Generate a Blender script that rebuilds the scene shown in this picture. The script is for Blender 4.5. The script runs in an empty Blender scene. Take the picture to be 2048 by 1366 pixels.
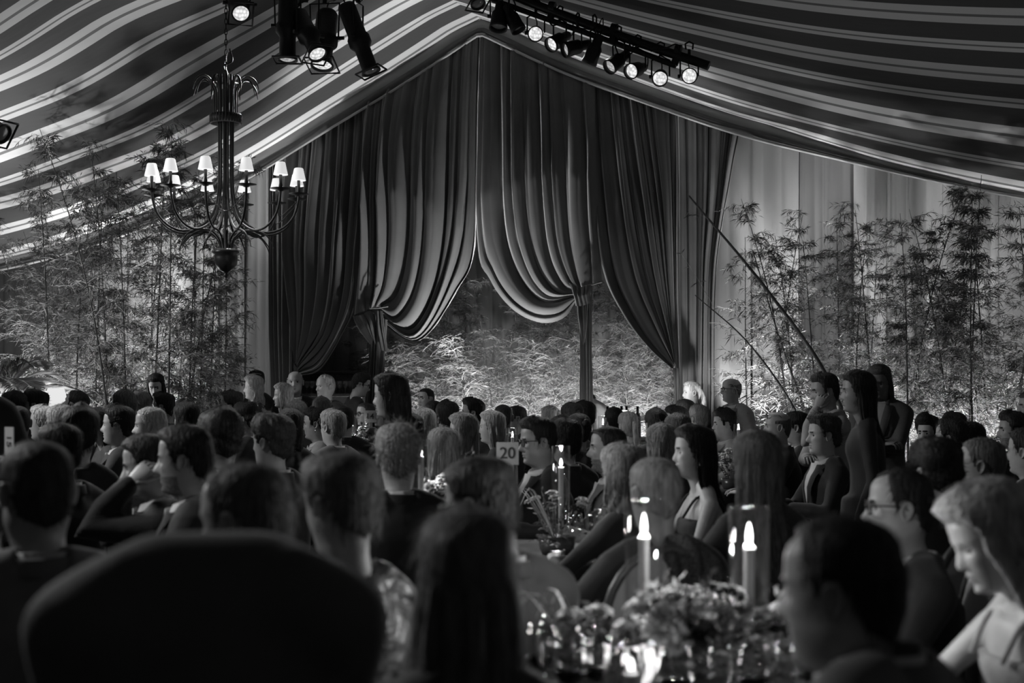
import bpy, math, random
import numpy as np
from mathutils import Matrix, Vector, Euler
PI = math.pi
rng = np.random.default_rng(7)
random.seed(7)
scene = bpy.context.scene
COL = scene.collection

# ------------------------------------------------------------------ camera, world, lights, exposure
CAM_H, FPX, HOR = 1.5, 2844.0, 800.0
cam_d = bpy.data.cameras.new('camera'); cam = bpy.data.objects.new('camera', cam_d); COL.objects.link(cam)
cam.location = (0, 0, CAM_H); cam.rotation_euler = (PI / 2, 0, 0)
cam_d.sensor_width = 36; cam_d.lens = 50; cam_d.shift_y = (HOR - 683) / 2048
cam_d.clip_start = 0.05; cam_d.clip_end = 200
cam_d.dof.use_dof = True; cam_d.dof.focus_distance = 13.0; cam_d.dof.aperture_fstop = 2.8
scene.camera = cam
w = bpy.data.worlds.new('night'); scene.world = w; w.use_nodes = True
w.node_tree.nodes['Background'].inputs[0].default_value = (1, 1, 1, 1)
w.node_tree.nodes['Background'].inputs[1].default_value = 0.05
scene.view_settings.view_transform = 'Standard'; scene.view_settings.look = 'None'
scene.view_settings.exposure = 0.0; scene.view_settings.gamma = 1.0
scene.view_settings.use_curve_mapping = False
scene.cycles.caustics_reflective = False; scene.cycles.caustics_refractive = False
scene.cycles.max_bounces = 6; scene.cycles.diffuse_bounces = 2; scene.cycles.glossy_bounces = 3
scene.cycles.transmission_bounces = 4; scene.cycles.transparent_max_bounces = 16
scene.cycles.sample_clamp_indirect = 2.0

# tent frame: the gable stands turned 20 degrees to the view; s runs along it to the right, n away from the camera
PSI = math.radians(20)
G = np.array([-0.36, 16.5]); SV = np.array([math.cos(PSI), -math.sin(PSI)]); NV = np.array([math.sin(PSI), math.cos(PSI)])
def at(px, py, Y):
    return np.array([(px - 1024) / FPX * Y, Y, CAM_H + (HOR - py) / FPX * Y])
def wpt(px, py, n=0.0):
    d = np.array([(px - 1024) / FPX, 1.0]); Y = (n + G @ NV) / (d @ NV)
    return np.array([d[0] * Y, Y, CAM_H + (HOR - py) / FPX * Y])
def gsn(s, n, z):
    p = G + SV * s + NV * n
    return np.array([p[0], p[1], z])

def light(name, kind, loc, target, power, size=0.1, spot=None, blend=0.6):
    d = bpy.data.lights.new(name, kind); o = bpy.data.objects.new(name, d); COL.objects.link(o)
    d.energy = power; o.location = loc
    if kind == 'AREA': d.shape = 'DISK'; d.size = size
    else: d.shadow_soft_size = size
    if kind == 'SPOT': d.spot_size = math.radians(spot); d.spot_blend = blend
    if target is not None:
        o.rotation_euler = (Vector(target) - Vector(loc)).to_track_quat('-Z', 'Y').to_euler()
    return o
# stage wash from the left of the tent, follow lights above the tables, added low spots without fixtures that brighten the roof lining
light('stage_wash', 'SPOT', tuple(gsn(-3.6, -8.5, 4.2)), (0.3, 8.3, 1.0), 1350, 0.5, 84, 0.8)
light('stage_wash_near', 'SPOT', (-4.6, 5.4, 3.9), (0.4, 3.4, 1.1), 420, 0.4, 100, 0.8)
light('truss_wash', 'SPOT', tuple(gsn(2.2, -3.0, 4.6)), (0.3, 9.5, 0.9), 300, 0.25, 75, 0.8)
light('house_wash', 'SPOT', (-2.2, 12.0, 4.2), (-3.0, 8.0, 0.8), 220, 0.25, 80, 0.8)
light('roof_fill', 'SPOT', tuple(gsn(-6.2, -2.4, 0.5)), tuple(gsn(-4.2, -4.6, 4.2)), 1350, 0.12, 78, 0.9)
light('roof_fill', 'SPOT', tuple(gsn(6.9, -2.0, 0.5)), tuple(gsn(5.2, -5.0, 4.0)), 60, 0.12, 85, 0.9)
light('back_fill', 'SPOT', tuple(gsn(-5.2, -4.6, 3.5)), (-2.2, 15.2, 1.5), 420, 0.2, 50, 0.8)  # added fill without a fixture, brightens the people standing at the back
UPL = []   # (s, n, target s, target n, target z, power, cone)
for a in [(-6.4, -1.2, -6.3, -.2, 4, 160, 80), (-5.2, -.6, -5.2, .2, 3.2, 300, 56), (-4.2, -.6, -4.2, .2, 3.3, 260, 56), (-3.4, -.6, -3.4, .2, 3.4, 50, 50),
          (-5.6, -2.2, -5.4, -1.6, 3.4, 300, 100), (-4.4, -2.0, -4.5, -1.4, 3.4, 300, 100),
          (-1.6, 0.7, -1.6, 1.5, 2.4, 200, 110), (-0.6, 0.8, -0.5, 1.5, 2.4, 300, 110), (0.5, 0.8, 0.5, 1.5, 2.4, 290, 110), (1.5, 0.7, 1.4, 1.5, 2.4, 360, 110),
(3.0, -.45, 3.0, .25, 3.5, 420, 46), (3.75, -.5, 3.75, .25, 3.4, 190, 46), (4.5, -.5, 4.5, .25, 3.4, 150, 46), (5.25, -.5, 5.25, .25, 3.3, 210, 46), (6.0, -.5, 6.0, .25, 3.3, 190, 46),
          (0.28, -.75, -0.12, 0.0, 3.0, 1050, 66), (1.3, -.8, 1.2, 0.0, 3.0, 70, 90), (-2.4, -.8, -2.6, 0.0, 3.0, 25, 90), (2.42, -.25, 2.42, .1, 2.6, 45, 110),
(-3.7, -1.05, -3.3, -.6, 4.4, 1500, 40), (-4.6, -.9, -4.3, -.3, 4.1, 1500, 44), (3.6, -.65, 3.4, -.2, 4.2, 1700, 36), (4.6, -.65, 4.5, -.2, 4.0, 1900, 36), (5.5, -.65, 5.5, -.2, 3.9, 1800, 36),
          (5.02, -1.05, 4.98, -.5, 2.2, 420, 50), (4.02, -1.2, 3.98, -.8, 2.2, 260, 50), (5.75, -1.1, 5.75, -.7, 2.2, 320, 50), (-5.75, -1.5, -5.7, -1.1, 2.2, 90, 60), (-4.15, -1.55, -4.1, -1.1, 2.2, 90, 60), (-4.9, -1.6, -4.85, -1.2, 2.4, 70, 60)]:
    UPL.append(a)
    s, n, ts, tn, tz, p, c = a
    light('uplight_beam', 'SPOT', tuple(gsn(s, n, 0.22)), tuple(gsn(ts, tn, tz)), p, 0.06, c, 0.7)
light('desk_beam', 'SPOT', (1.15, 14.7, 1.85), (1.96, 15.58, 1.60), 75, 0.05, 34, 0.6)

# ------------------------------------------------------------------ mesh helpers
class MB:
    """collects vertices and faces of one mesh"""
    def __init__(s): s.v = []; s.q = []; s.t = []; s.qm = []; s.tm = []; s.n = 0
    def add(s, V, quads=None, tris=None, mi=0):
        V = np.asarray(V, float).reshape(-1, 3)
        if quads is not None and len(quads):
            q = np.asarray(quads, int).reshape(-1, 4) + s.n; s.q.append(q)
            s.qm.append(np.full(len(q), mi) if np.isscalar(mi) else np.asarray(mi))
        if tris is not None and len(tris):
            t = np.asarray(tris, int).reshape(-1, 3) + s.n; s.t.append(t); s.tm.append(np.full(len(t), mi if np.isscalar(mi) else 0))
        s.v.append(V); s.n += len(V)
    def join(s, o, M=None, mi=None):
        V = np.concatenate(o.v) if o.v else np.zeros((0, 3))
        if M is not None: V = V @ M[:3, :3].T + M[:3, 3]
        b = s.n
        for q, m in zip(o.q, o.qm): s.q.append(q + b); s.qm.append(m if mi is None else np.full(len(q), mi))
        for t, m in zip(o.t, o.tm): s.t.append(t + b); s.tm.append(m if mi is None else np.full(len(t), mi))
        s.v.append(V); s.n += len(V)
    def mesh(s, name, mats, smooth=True):
        me = bpy.data.meshes.new(name)
        V = np.concatenate(s.v).astype(np.float32)
        q = np.concatenate(s.q) if s.q else np.zeros((0, 4), int); t = np.concatenate(s.t) if s.t else np.zeros((0, 3), int)
        me.vertices.add(len(V)); me.vertices.foreach_set('co', V.ravel())
        loops = np.concatenate([q.ravel(), t.ravel()]).astype(np.int32)
        me.loops.add(len(loops)); me.loops.foreach_set('vertex_index', loops)
        npoly = len(q) + len(t)
        me.polygons.add(npoly)
        starts = np.concatenate([np.arange(len(q)) * 4, len(q) * 4 + np.arange(len(t)) * 3]).astype(np.int32)
        me.polygons.foreach_set('loop_start', starts)
        mi = np.concatenate([np.concatenate(s.qm) if s.qm else np.zeros(0, int), np.concatenate(s.tm) if s.tm else np.zeros(0, int)]).astype(np.int32)
        me.polygons.foreach_set('material_index', mi)
        me.polygons.foreach_set('use_smooth', np.full(npoly, smooth))
        for m in (mats if isinstance(mats, (list, tuple)) else [mats]): me.materials.append(m)
        me.update(calc_edges=True); me.validate(verbose=False)
        return me
def obj(name, mb, mats, parent=None, loc=None, smooth=True):
    me = mb.mesh(name, mats, smooth) if isinstance(mb, MB) else mb
    o = bpy.data.objects.new(name, me); COL.objects.link(o)
    if parent is not None: o.parent = parent
    if loc is not None: o.location = loc
    return o
def tag(o, label=None, cat=None, group=None, kind=None):
    if label: o['label'] = label
    if cat: o['category'] = cat
    if group: o['group'] = group
    if kind: o['kind'] = kind
    return o
def thing(name, label, cat, loc=(0, 0, 0), rz=0.0, group=None):
    o = bpy.data.objects.new(name, None); COL.objects.link(o); o.empty_display_size = 0.1
    o.location = loc; o.rotation_euler = (0, 0, rz)
    return tag(o, label, cat, group)
def dup(root, loc=None, rot=None, scale=None, label=None, group=None):
    r = root.copy(); COL.objects.link(r)
    if loc is not None: r.location = loc
    if rot is not None: r.rotation_euler = rot
    if scale is not None: r.scale = scale
    if label: r['label'] = label
    if group: r['group'] = group
    for ch in list(root.children):
        c = ch.copy(); COL.objects.link(c); c.parent = r
        for g in list(ch.children):
            d = g.copy(); COL.objects.link(d); d.parent = c
    return r
def gridq(nr, nc, wrap=False):
    i = np.arange(nr - 1)[:, None]; m = nc if wrap else nc - 1
    j = np.arange(m)[None, :]; j2 = (j + 1) % nc
    return np.stack([i * nc + j, i * nc + j2, (i + 1) * nc + j2, (i + 1) * nc + j], -1).reshape(-1, 4)
def grid(mb, P, wrap=False, mi=0, flip=False):
    P = np.asarray(P); q = gridq(P.shape[0], P.shape[1], wrap)
    if flip: q = q[:, ::-1]
    mb.add(P.reshape(-1, 3), q, mi=mi)
def fan(mb, ring, flip=False, mi=0):
    ring = np.asarray(ring); c = ring.mean(0); n = len(ring)
    i = np.arange(n); t = np.stack([i, (i + 1) % n, np.full(n, n)], -1)
    if flip: t = t[:, ::-1]
    mb.add(np.vstack([ring, c]), tris=t, mi=mi)
def tube(mb, pts, rad, sides=8, mi=0, cap=True, closed=False, flat=1.0):
    P = np.asarray(pts, float); n = len(P); R = np.full(n, rad) if np.isscalar(rad) else np.asarray(rad, float)
    T = np.gradient(P, axis=0)
    if closed: T = np.roll(P, -1, 0) - np.roll(P, 1, 0)
    T /= np.linalg.norm(T, axis=1)[:, None] + 1e-12
    u = np.cross(T[0], [0, 0, 1.0])
    if np.linalg.norm(u) < 1e-3: u = np.cross(T[0], [0, 1.0, 0])
    U = np.zeros_like(P)
    for i in range(n):
        u = u - T[i] * (u @ T[i]); u /= np.linalg.norm(u) + 1e-12; U[i] = u
    W = np.cross(T, U)
    a = np.linspace(0, 2 * PI, sides, endpoint=False)
    ring = P[:, None] + R[:, None, None] * (np.cos(a)[None, :, None] * U[:, None] + flat * np.sin(a)[None, :, None] * W[:, None])
    if closed: ring = np.concatenate([ring, ring[:1]])
    grid(mb, ring, True, mi)
    if cap and not closed:
        fan(mb, ring[0], True, mi); fan(mb, ring[-1], False, mi)
def capsule(mb, pts, rad, sides=10, mi=0):
    P = np.asarray(pts, float); R = list(rad)
    d0 = P[0] - P[1]; d0 /= np.linalg.norm(d0); d1 = P[-1] - P[-2]; d1 /= np.linalg.norm(d1)
    a = [0.35, 0.75]; pre = [P[0] + d0 * R[0] * x for x in (1.0, .8, .45)]; post = [P[-1] + d1 * R[-1] * x for x in (.45, .8, 1.0)]
    tube(mb, np.vstack([pre, P, post]), [R[0] * .15, R[0] * .62, R[0] * .9] + R + [R[-1] * .9, R[-1] * .62, R[-1] * .15], sides, mi)
def lathe(mb, prof, seg=24, mi=0, axis_pt=(0, 0, 0), M=None):
    p = np.asarray(prof, float); a = np.linspace(0, 2 * PI, seg, endpoint=False)
    g = np.stack([p[:, 0:1] * np.cos(a), p[:, 0:1] * np.sin(a), np.repeat(p[:, 1:2], seg, 1)], -1)
    if M is not None: g = g @ M[:3, :3].T + M[:3, 3]
    grid(mb, g + np.asarray(axis_pt), True, mi)
def box(mb, c, h, mi=0, R=None):
    s = np.array([[x, y, z] for z in (-1, 1) for y in (-1, 1) for x in (-1, 1)], float) * np.asarray(h, float)
    if R is not None: s = s @ np.asarray(R).T
    mb.add(s + np.asarray(c, float), [[0, 2, 3, 1], [4, 5, 7, 6], [0, 1, 5, 4], [2, 6, 7, 3], [0, 4, 6, 2], [1, 3, 7, 5]], mi=mi)
def bevel_box(mb, c, h, b, mi=0, R=None):
    """box with chamfered edges: three stacked rings with chamfers"""
    h = np.asarray(h, float)
    def ring(x, y, z): return [[-x, -y, z], [x, -y, z], [x, y, z], [-x, y, z]]
    P = np.array([ring(h[0] - b, h[1] - b, -h[2]), ring(h[0], h[1], -h[2] + b), ring(h[0], h[1], h[2] - b), ring(h[0] - b, h[1] - b, h[2])])
    if R is not None: P = P @ np.asarray(R).T
    P = P + np.asarray(c, float)
    grid(mb, P, True, mi); mb.add(np.vstack([P[0], P[3]]), [[3, 2, 1, 0], [4, 5, 6, 7]], mi=mi)
def lin(x, xs, ys): return np.interp(x, xs, ys)
def smooth(x): x = np.clip(x, 0, 1); return x * x * (3 - 2 * x)
def catmull(P, n):
    """n points along a smooth curve through P, evenly by length"""
    P = np.asarray(P, float)
    Q = np.vstack([2 * P[0] - P[1], P, 2 * P[-1] - P[-2]]); out = []
    for i in range(len(P) - 1):
        t = np.linspace(0, 1, 16, endpoint=False)[:, None]; a, b, c, d = Q[i:i + 4]
        out.append(.5 * (2 * b + (c - a) * t + (2 * a - 5 * b + 4 * c - d) * t ** 2 + (3 * b - a - 3 * c + d) * t ** 3))
    C = np.vstack(out + [P[-1:]])
    L = np.concatenate([[0], np.cumsum(np.linalg.norm(np.diff(C, axis=0), axis=1))]); u = np.linspace(0, L[-1], n)
    return np.stack([np.interp(u, L, C[:, k]) for k in range(C.shape[1])], -1)
class Noise:
    def __init__(s, seed, freq, n=7):
        r = np.random.default_rng(seed); s.k = r.normal(size=(n, 3)) * freq; s.p = r.uniform(0, 2 * PI, n)
    def __call__(s, P): return np.sin(np.asarray(P) @ s.k.T + s.p).mean(-1) * 1.6
def Rz(a): c, s = math.cos(a), math.sin(a); return np.array([[c, -s, 0], [s, c, 0], [0, 0, 1.0]])
def Rx(a): c, s = math.cos(a), math.sin(a); return np.array([[1.0, 0, 0], [0, c, -s], [0, s, c]])
def Ry(a): c, s = math.cos(a), math.sin(a); return np.array([[c, 0, s], [0, 1.0, 0], [-s, 0, c]])

# ------------------------------------------------------------------ materials (the photograph is black and white: greys)
_M = {}
def mat(name, v, rough=0.6, metal=0.0, spec=0.5, noise=None, bump=None, sheen=0.0, emit=0.0, coat=0.0, stretch=(1, 1, 1), trans=0.0):
    """noise=(scale, amount) mottles the colour, bump=(scale, strength) adds fine relief"""
    if name in _M: return _M[name]
    m = bpy.data.materials.new(name); m.use_nodes = True; nt = m.node_tree; b = nt.nodes['Principled BSDF']
    b.inputs['Base Color'].default_value = (v, v, v, 1); b.inputs['Roughness'].default_value = rough
    b.inputs['Metallic'].default_value = metal; b.inputs['Specular IOR Level'].default_value = spec
    if sheen: b.inputs['Sheen Weight'].default_value = sheen; b.inputs['Sheen Roughness'].default_value = 0.4
    if coat: b.inputs['Coat Weight'].default_value = coat
    if emit: b.inputs['Emission Color'].default_value = (1, 1, 1, 1); b.inputs['Emission Strength'].default_value = emit
    if trans:
        b.inputs['Transmission Weight'].default_value = trans
    if noise or bump:
        tc = nt.nodes.new('ShaderNodeTexCoord'); mp = nt.nodes.new('ShaderNodeMapping'); mp.inputs['Scale'].default_value = stretch
        nt.links.new(tc.outputs['Object'], mp.inputs[0])
    if noise:
        n = nt.nodes.new('ShaderNodeTexNoise'); n.inputs['Scale'].default_value = noise[0]; n.inputs['Detail'].default_value = 5
        nt.links.new(mp.outputs[0], n.inputs['Vector'])
        r = nt.nodes.new('ShaderNodeMapRange'); a = noise[1]
        r.inputs['From Min'].default_value = .3; r.inputs['From Max'].default_value = .7
        r.inputs['To Min'].default_value = v * (1 - a); r.inputs['To Max'].default_value = v * (1 + a)
        nt.links.new(n.outputs['Fac'], r.inputs['Value']); nt.links.new(r.outputs[0], b.inputs['Base Color'])
    if bump:
        n = nt.nodes.new('ShaderNodeTexNoise'); n.inputs['Scale'].default_value = bump[0]; n.inputs['Detail'].default_value = 4
        nt.links.new(mp.outputs[0], n.inputs['Vector'])
        bp = nt.nodes.new('ShaderNodeBump'); bp.inputs['Strength'].default_value = bump[1]; bp.inputs['Distance'].default_value = 0.02
        nt.links.new(n.outputs['Fac'], bp.inputs['Height']); nt.links.new(bp.outputs[0], b.inputs['Normal'])
    _M[name] = m
    return m
def emission(name, s):
    if name in _M: return _M[name]
    m = bpy.data.materials.new(name); m.use_nodes = True; nt = m.node_tree; nt.nodes.remove(nt.nodes['Principled BSDF'])
    e = nt.nodes.new('ShaderNodeEmission'); e.inputs[1].default_value = s; nt.links.new(e.outputs[0], nt.nodes['Material Output'].inputs[0])
    _M[name] = m; return m
def lens_glow(name, s):
    if name in _M: return _M[name]
    m = emission(name, s); nt = m.node_tree; tc = nt.nodes.new('ShaderNodeTexCoord'); v = nt.nodes.new('ShaderNodeTexVoronoi'); v.inputs['Scale'].default_value = 38
    r = nt.nodes.new('ShaderNodeMapRange'); r.inputs['From Max'].default_value = .8; r.inputs['To Min'].default_value = s * 1.25; r.inputs['To Max'].default_value = s * .45
    nt.links.new(tc.outputs['Object'], v.inputs['Vector']); nt.links.new(v.outputs['Distance'], r.inputs['Value']); e = [n for n in nt.nodes if n.type == 'EMISSION'][0]; nt.links.new(r.outputs[0], e.inputs[1]); return m
def glass(name, tint=0.96, gloss=1.0):
    if name in _M: return _M[name]
    m = bpy.data.materials.new(name); m.use_nodes = True; nt = m.node_tree; nt.nodes.remove(nt.nodes['Principled BSDF'])
    t = nt.nodes.new('ShaderNodeBsdfTransparent'); t.inputs[0].default_value = (tint, tint, tint, 1)
    g = nt.nodes.new('ShaderNodeBsdfGlossy'); g.inputs['Roughness'].default_value = 0.03; g.inputs[0].default_value = (gloss, gloss, gloss, 1)
    f = nt.nodes.new('ShaderNodeLayerWeight'); f.inputs['Blend'].default_value = 0.5; mx = nt.nodes.new('ShaderNodeMixShader')
    pw = nt.nodes.new('ShaderNodeMath'); pw.operation = 'POWER'; pw.inputs[1].default_value = 3.0; nt.links.new(f.outputs['Facing'], pw.inputs[0])
    ma = nt.nodes.new('ShaderNodeMath'); ma.operation = 'MULTIPLY_ADD'; ma.inputs[1].default_value = 0.55; ma.inputs[2].default_value = 0.08; nt.links.new(pw.outputs[0], ma.inputs[0])
    nt.links.new(ma.outputs[0], mx.inputs[0]); nt.links.new(t.outputs[0], mx.inputs[1]); nt.links.new(g.outputs[0], mx.inputs[2])
    nt.links.new(mx.outputs[0], nt.nodes['Material Output'].inputs[0]); _M[name] = m; return m
def skin(v=0.42): return mat('skin_%02d' % round(v * 100), v, 0.5, noise=(22, .08), bump=(180, .08))
def hairm(v): return mat('hair_%03d' % round(v * 1000), v, 0.6, spec=0.25, noise=(70, .45), bump=(90, .5), stretch=(1, 1, .22))
def cloth(v, rough=0.75): return mat('cloth_%03d' % round(v * 1000), v, rough, spec=0.3, sheen=0.15, bump=(160, .15), noise=(9, .12))
METAL = mat('black_metal', 0.012, 0.45, 0.3, bump=(60, .1)); WHITE = mat('white_cotton', 0.55, 0.8, bump=(120, .1))
GLASS = glass('clear_glass')

# ------------------------------------------------------------------ the tent: floor, walls, ceiling, valance
HLs = [0, .4, 1.0, 1.6, 2.4, 3.15, 4.2, 5.2, 6.5, 8.8]; HLz = [4.42, 4.28, 4.02, 3.72, 3.32, 3.0, 2.71, 2.47, 2.28, 2.1]
HRs = [0, .4, 1.0, 1.6, 3.0, 4.4, 5.94, 8.8]; HRz = [4.42, 4.30, 4.12, 3.90, 3.42, 3.02, 2.73, 2.5]
FRn = [-20, -8, -5, -3.8, -3.2, -2.6, -2.0, -1.35, 0]; FRz = [.7, .5, .32, .19, .10, 0, -.10, -.29, -.62]
VLs = [0, 1, 2, 3, 4.06, 6, 6.75, 8.8]; VLz = [4.22, 3.70, 3.22, 2.74, 2.33, 1.83, 1.71, 1.6]
VRs = [0, 1, 2, 3, 4.06, 5.93, 8.8]; VRz = [4.22, 3.70, 3.27, 2.87, 2.54, 2.04, 1.7]
from itertools import zip_longest
def spl(x, xs, ys):
    """piecewise cubic through a table"""
    xs = np.asarray(xs, float); ys = np.asarray(ys, float); m = np.gradient(ys, xs); x = np.clip(x, xs[0], xs[-1])
    i = np.clip(np.searchsorted(xs, x, 'right') - 1, 0, len(xs) - 2); h = xs[i + 1] - xs[i]; t = (x - xs[i]) / h
    return (2*t**3-3*t**2+1)*ys[i] + (t**3-2*t**2+t)*h*m[i] + (-2*t**3+3*t**2)*ys[i+1] + (t**3-t**2)*h*m[i+1]
def hval(s):
    a = np.abs(s); return np.where(s < 0, spl(a, VLs, VLz), spl(a, VRs, VRz))
def hceil(s, n):
    s, n = np.broadcast_arrays(np.asarray(s, float), np.asarray(n, float))
    a = np.abs(s); h = np.where(s < 0, spl(a, HLs, HLz), spl(a, HRs, HRz))
    h = h + np.where(s > 0, spl(n.ravel(), FRn, FRz).reshape(n.shape) * np.clip(a / 5.94, 0, 1.15), .30 * np.exp(-((n + 3.8) / 1.25) ** 2) * smooth((a - .9) / 1.6))   # the cloth billows between the frames
    k = smooth((n + 1.5) / 1.5)                                                               # and drops to the valance at the gable
    lim = hval(s) + np.where(s < 0, .26 - .10 * np.clip((a - 3) / 4, 0, 1), .24 - .04 * np.clip(a / 5, 0, 1))
    return h * (1 - k) + np.minimum(h, lim) * k + 0 * s
TENT = Matrix.Translation((G[0], G[1], 0)) @ Matrix.Rotation(-PSI, 4, 'Z')
def in_tent(o): o.matrix_world = TENT; return o

floor_m = mat('dark_carpet', 0.03, 0.9, noise=(3, .3), bump=(90, .2))
b = MB(); box(b, (0, -8, -.05), (10.5, 13.0, .05)); fl = in_tent(obj('floor', b, floor_m, smooth=False)); tag(fl, kind='structure')

def stripe_mat():
    m = bpy.data.materials.new('striped_tent_lining'); m.use_nodes = True; nt = m.node_tree; b = nt.nodes['Principled BSDF']
    tc = nt.nodes.new('ShaderNodeTexCoord'); sx = nt.nodes.new('ShaderNodeSeparateXYZ'); nt.links.new(tc.outputs['Object'], sx.inputs[0])
    a = nt.nodes.new('ShaderNodeMath'); a.operation = 'ADD'; a.inputs[1].default_value = .12 + .62 + 24.8
    nt.links.new(sx.outputs['Y'], a.inputs[0])
    d = nt.nodes.new('ShaderNodeMath'); d.operation = 'DIVIDE'; d.inputs[1].default_value = 1.24; nt.links.new(a.outputs[0], d.inputs[0])
    f = nt.nodes.new('ShaderNodeMath'); f.operation = 'FRACT'; nt.links.new(d.outputs[0], f.inputs[0])
    r = nt.nodes.new('ShaderNodeValToRGB'); r.color_ramp.interpolation = 'CONSTANT'
    D, L, T = .056, .50, .14
    st = [(0, T), (.015, L), (.082, D), (.363, L), (.48, T), (.52, L), (.637, D), (.918, L), (.985, T)]
    e = r.color_ramp.elements; e[0].position = 0; e[0].color = (T, T, T, 1); e[1].position = st[1][0]; e[1].color = (L, L, L, 1)
    for p, v in st[2:]: x = e.new(p); x.color = (v, v, v, 1)
    nt.links.new(f.outputs[0], r.inputs[0]); nt.links.new(r.outputs[0], b.inputs['Base Color'])
    b.inputs['Roughness'].default_value = .8; b.inputs['Specular IOR Level'].default_value = .2
    n = nt.nodes.new('ShaderNodeTexNoise'); n.inputs['Scale'].default_value = 2.2; n.inputs['Detail'].default_value = 3
    mp = nt.nodes.new('ShaderNodeMapping'); mp.inputs['Scale'].default_value = (.25, 1, 1); nt.links.new(tc.outputs['Object'], mp.inputs[0]); nt.links.new(mp.outputs[0], n.inputs['Vector'])
    bp = nt.nodes.new('ShaderNodeBump'); bp.inputs['Strength'].default_value = .35; bp.inputs['Distance'].default_value = .12
    nt.links.new(n.outputs['Fac'], bp.inputs['Height']); nt.links.new(bp.outputs[0], b.inputs['Normal'])
    return m
ss = np.concatenate([np.linspace(-8.8, 0, 70), np.linspace(0, 8.8, 70)[1:]]); nn = np.linspace(-20, 0.0, 120)
S_, N_ = np.meshgrid(ss, nn)
b = MB(); grid(b, np.stack([S_, N_, CAM_H + hceil(S_, N_)], -1), flip=True)
tag(in_tent(obj('ceiling', b, stripe_mat())), kind='structure')

drape_m = mat('grey_wall_drape', 0.28, 0.85, spec=.2, noise=(1.2, .12), bump=(220, .12), stretch=(1, 1, .3))
val_dark = mat('dark_valance_cloth', 0.06, 0.8, noise=(6, .2), bump=(140, .1)); val_light = mat('pale_valance_braid', 0.35, 0.7, bump=(160, .1))
val_mid = mat('grey_valance_cloth', 0.22, 0.8, bump=(140, .1))
nz = Noise(3, 1.2)
def band(name, f0, f1, n0, m, parent=None, rows=5, amp=.02):
    s = np.linspace(-8.6, 8.6, 240); t = np.linspace(0, 1, rows)
    lo, hi = f0(s), f1(s)
    S, T = np.meshgrid(s, t); Z = CAM_H + lo[None] * (1 - T) + hi[None] * T
    N = n0 - amp * np.sin(PI * T) * (1 + nz(np.stack([S * 2, T * 3, 0 * S], -1).reshape(-1, 3)).reshape(S.shape))
    b = MB(); grid(b, np.stack([S, N, Z], -1), flip=False)
    o = obj(name, b, m, parent)
    return o
top = lambda s: hceil(s, np.zeros_like(s) - .0)
valance = in_tent(band('trim_1', lambda s: hval(s) + .03, lambda s: hval(s) * .45 + top(s) * .55, -.01, val_dark, amp=.03)); tag(valance, kind='structure')
o = band('cloth_band', lambda s: hval(s) * .45 + top(s) * .55, top, -.01, val_mid, valance, amp=.01); tag(o, 'paler upper band of the valance')
o = band('braid', lambda s: hval(s), lambda s: hval(s) + .035, -.035, val_light, valance, amp=.012); tag(o, 'pale braid along the lower edge')

# back wall: pleated grey drapes, panel by panel, either side of the velvet curtains
wall = MB(); box(wall, (0, 3.3, 2.2), (9.0, .05, 2.2)); wb = in_tent(obj('wall_back', wall, mat('tent_canvas', .1, .9, bump=(80, .1)), smooth=False)); tag(wb, kind='structure')
def s_of(px, n): p = wpt(px, 700, n); return float((p[:2] - G) @ SV)
def pleated(name, s0, s1, n0, parent, seed, folds, amp=.05, zlo=0.0, ztop=None, mt=drape_m, tilt=0.0):
    r = np.random.default_rng(seed); u = np.linspace(0, 1, max(30, int((s1 - s0) * 60))); z = np.linspace(0, 1, 14)
    U, Z = np.meshgrid(u, z); wv = U + .035 * np.sin(2 * PI * 1.7 * U + r.uniform(0, 6)) + .012 * np.sin(3 * Z + r.uniform(0, 6))
    d = amp * np.abs(np.sin(PI * folds * wv)) ** .7 + amp * .5 * np.sin(2 * PI * folds * .37 * wv + r.uniform(0, 6))
    d = d + tilt * (U - .5); S = s0 + (s1 - s0) * U; H = (CAM_H + hval(S) + .15) if ztop is None else 0 * S + ztop
    b = MB(); grid(b, np.stack([S, n0 - d * (.35 + .65 * (1 - Z) ** .5 + .0 * Z), zlo + (H - zlo) * Z], -1))
    return obj(name, b, mt, parent)
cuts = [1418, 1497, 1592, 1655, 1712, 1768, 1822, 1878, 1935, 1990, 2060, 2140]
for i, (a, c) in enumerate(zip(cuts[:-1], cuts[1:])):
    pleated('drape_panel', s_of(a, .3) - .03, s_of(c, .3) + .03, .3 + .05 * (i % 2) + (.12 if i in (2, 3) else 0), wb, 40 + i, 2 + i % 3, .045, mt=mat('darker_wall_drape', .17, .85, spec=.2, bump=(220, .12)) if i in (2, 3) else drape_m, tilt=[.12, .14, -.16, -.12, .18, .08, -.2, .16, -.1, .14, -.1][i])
cuts = [-80, -20, 45, 110, 180, 250, 320, 385, 432, 486, 536, 588]
for i, (a, c) in enumerate(zip(cuts[:-1], cuts[1:])):
    pleated('drape_panel', s_of(a, .3) - .03, s_of(c, .3) + .03, .3 + .05 * (i % 2), wb, 70 + i, 2 + i % 3, .045, mt=drape_m if i > 3 or i == 0 else mat('dark_side_drape', .05, .85, bump=(200, .12)))
for i in range(4):
    a = s_of(2140, .3) + i * .75; pleated('drape_panel', a - .03, a + .78, .3 + .05 * (i % 2), wb, 120 + i, 3, .045)
    a = s_of(-80, .3) - (i + 1) * .75; pleated('drape_panel', a - .03, a + .78, .3 + .05 * (i % 2), wb, 130 + i, 3, .045)
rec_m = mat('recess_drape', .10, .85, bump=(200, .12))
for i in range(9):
    a = -3.6 + i * .75; pleated('recess_panel', a, a + .8, 2.75 + .06 * (i % 2), wb, 90 + i, 3 + i % 2, .06, ztop=4.6, mt=rec_m)
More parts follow.
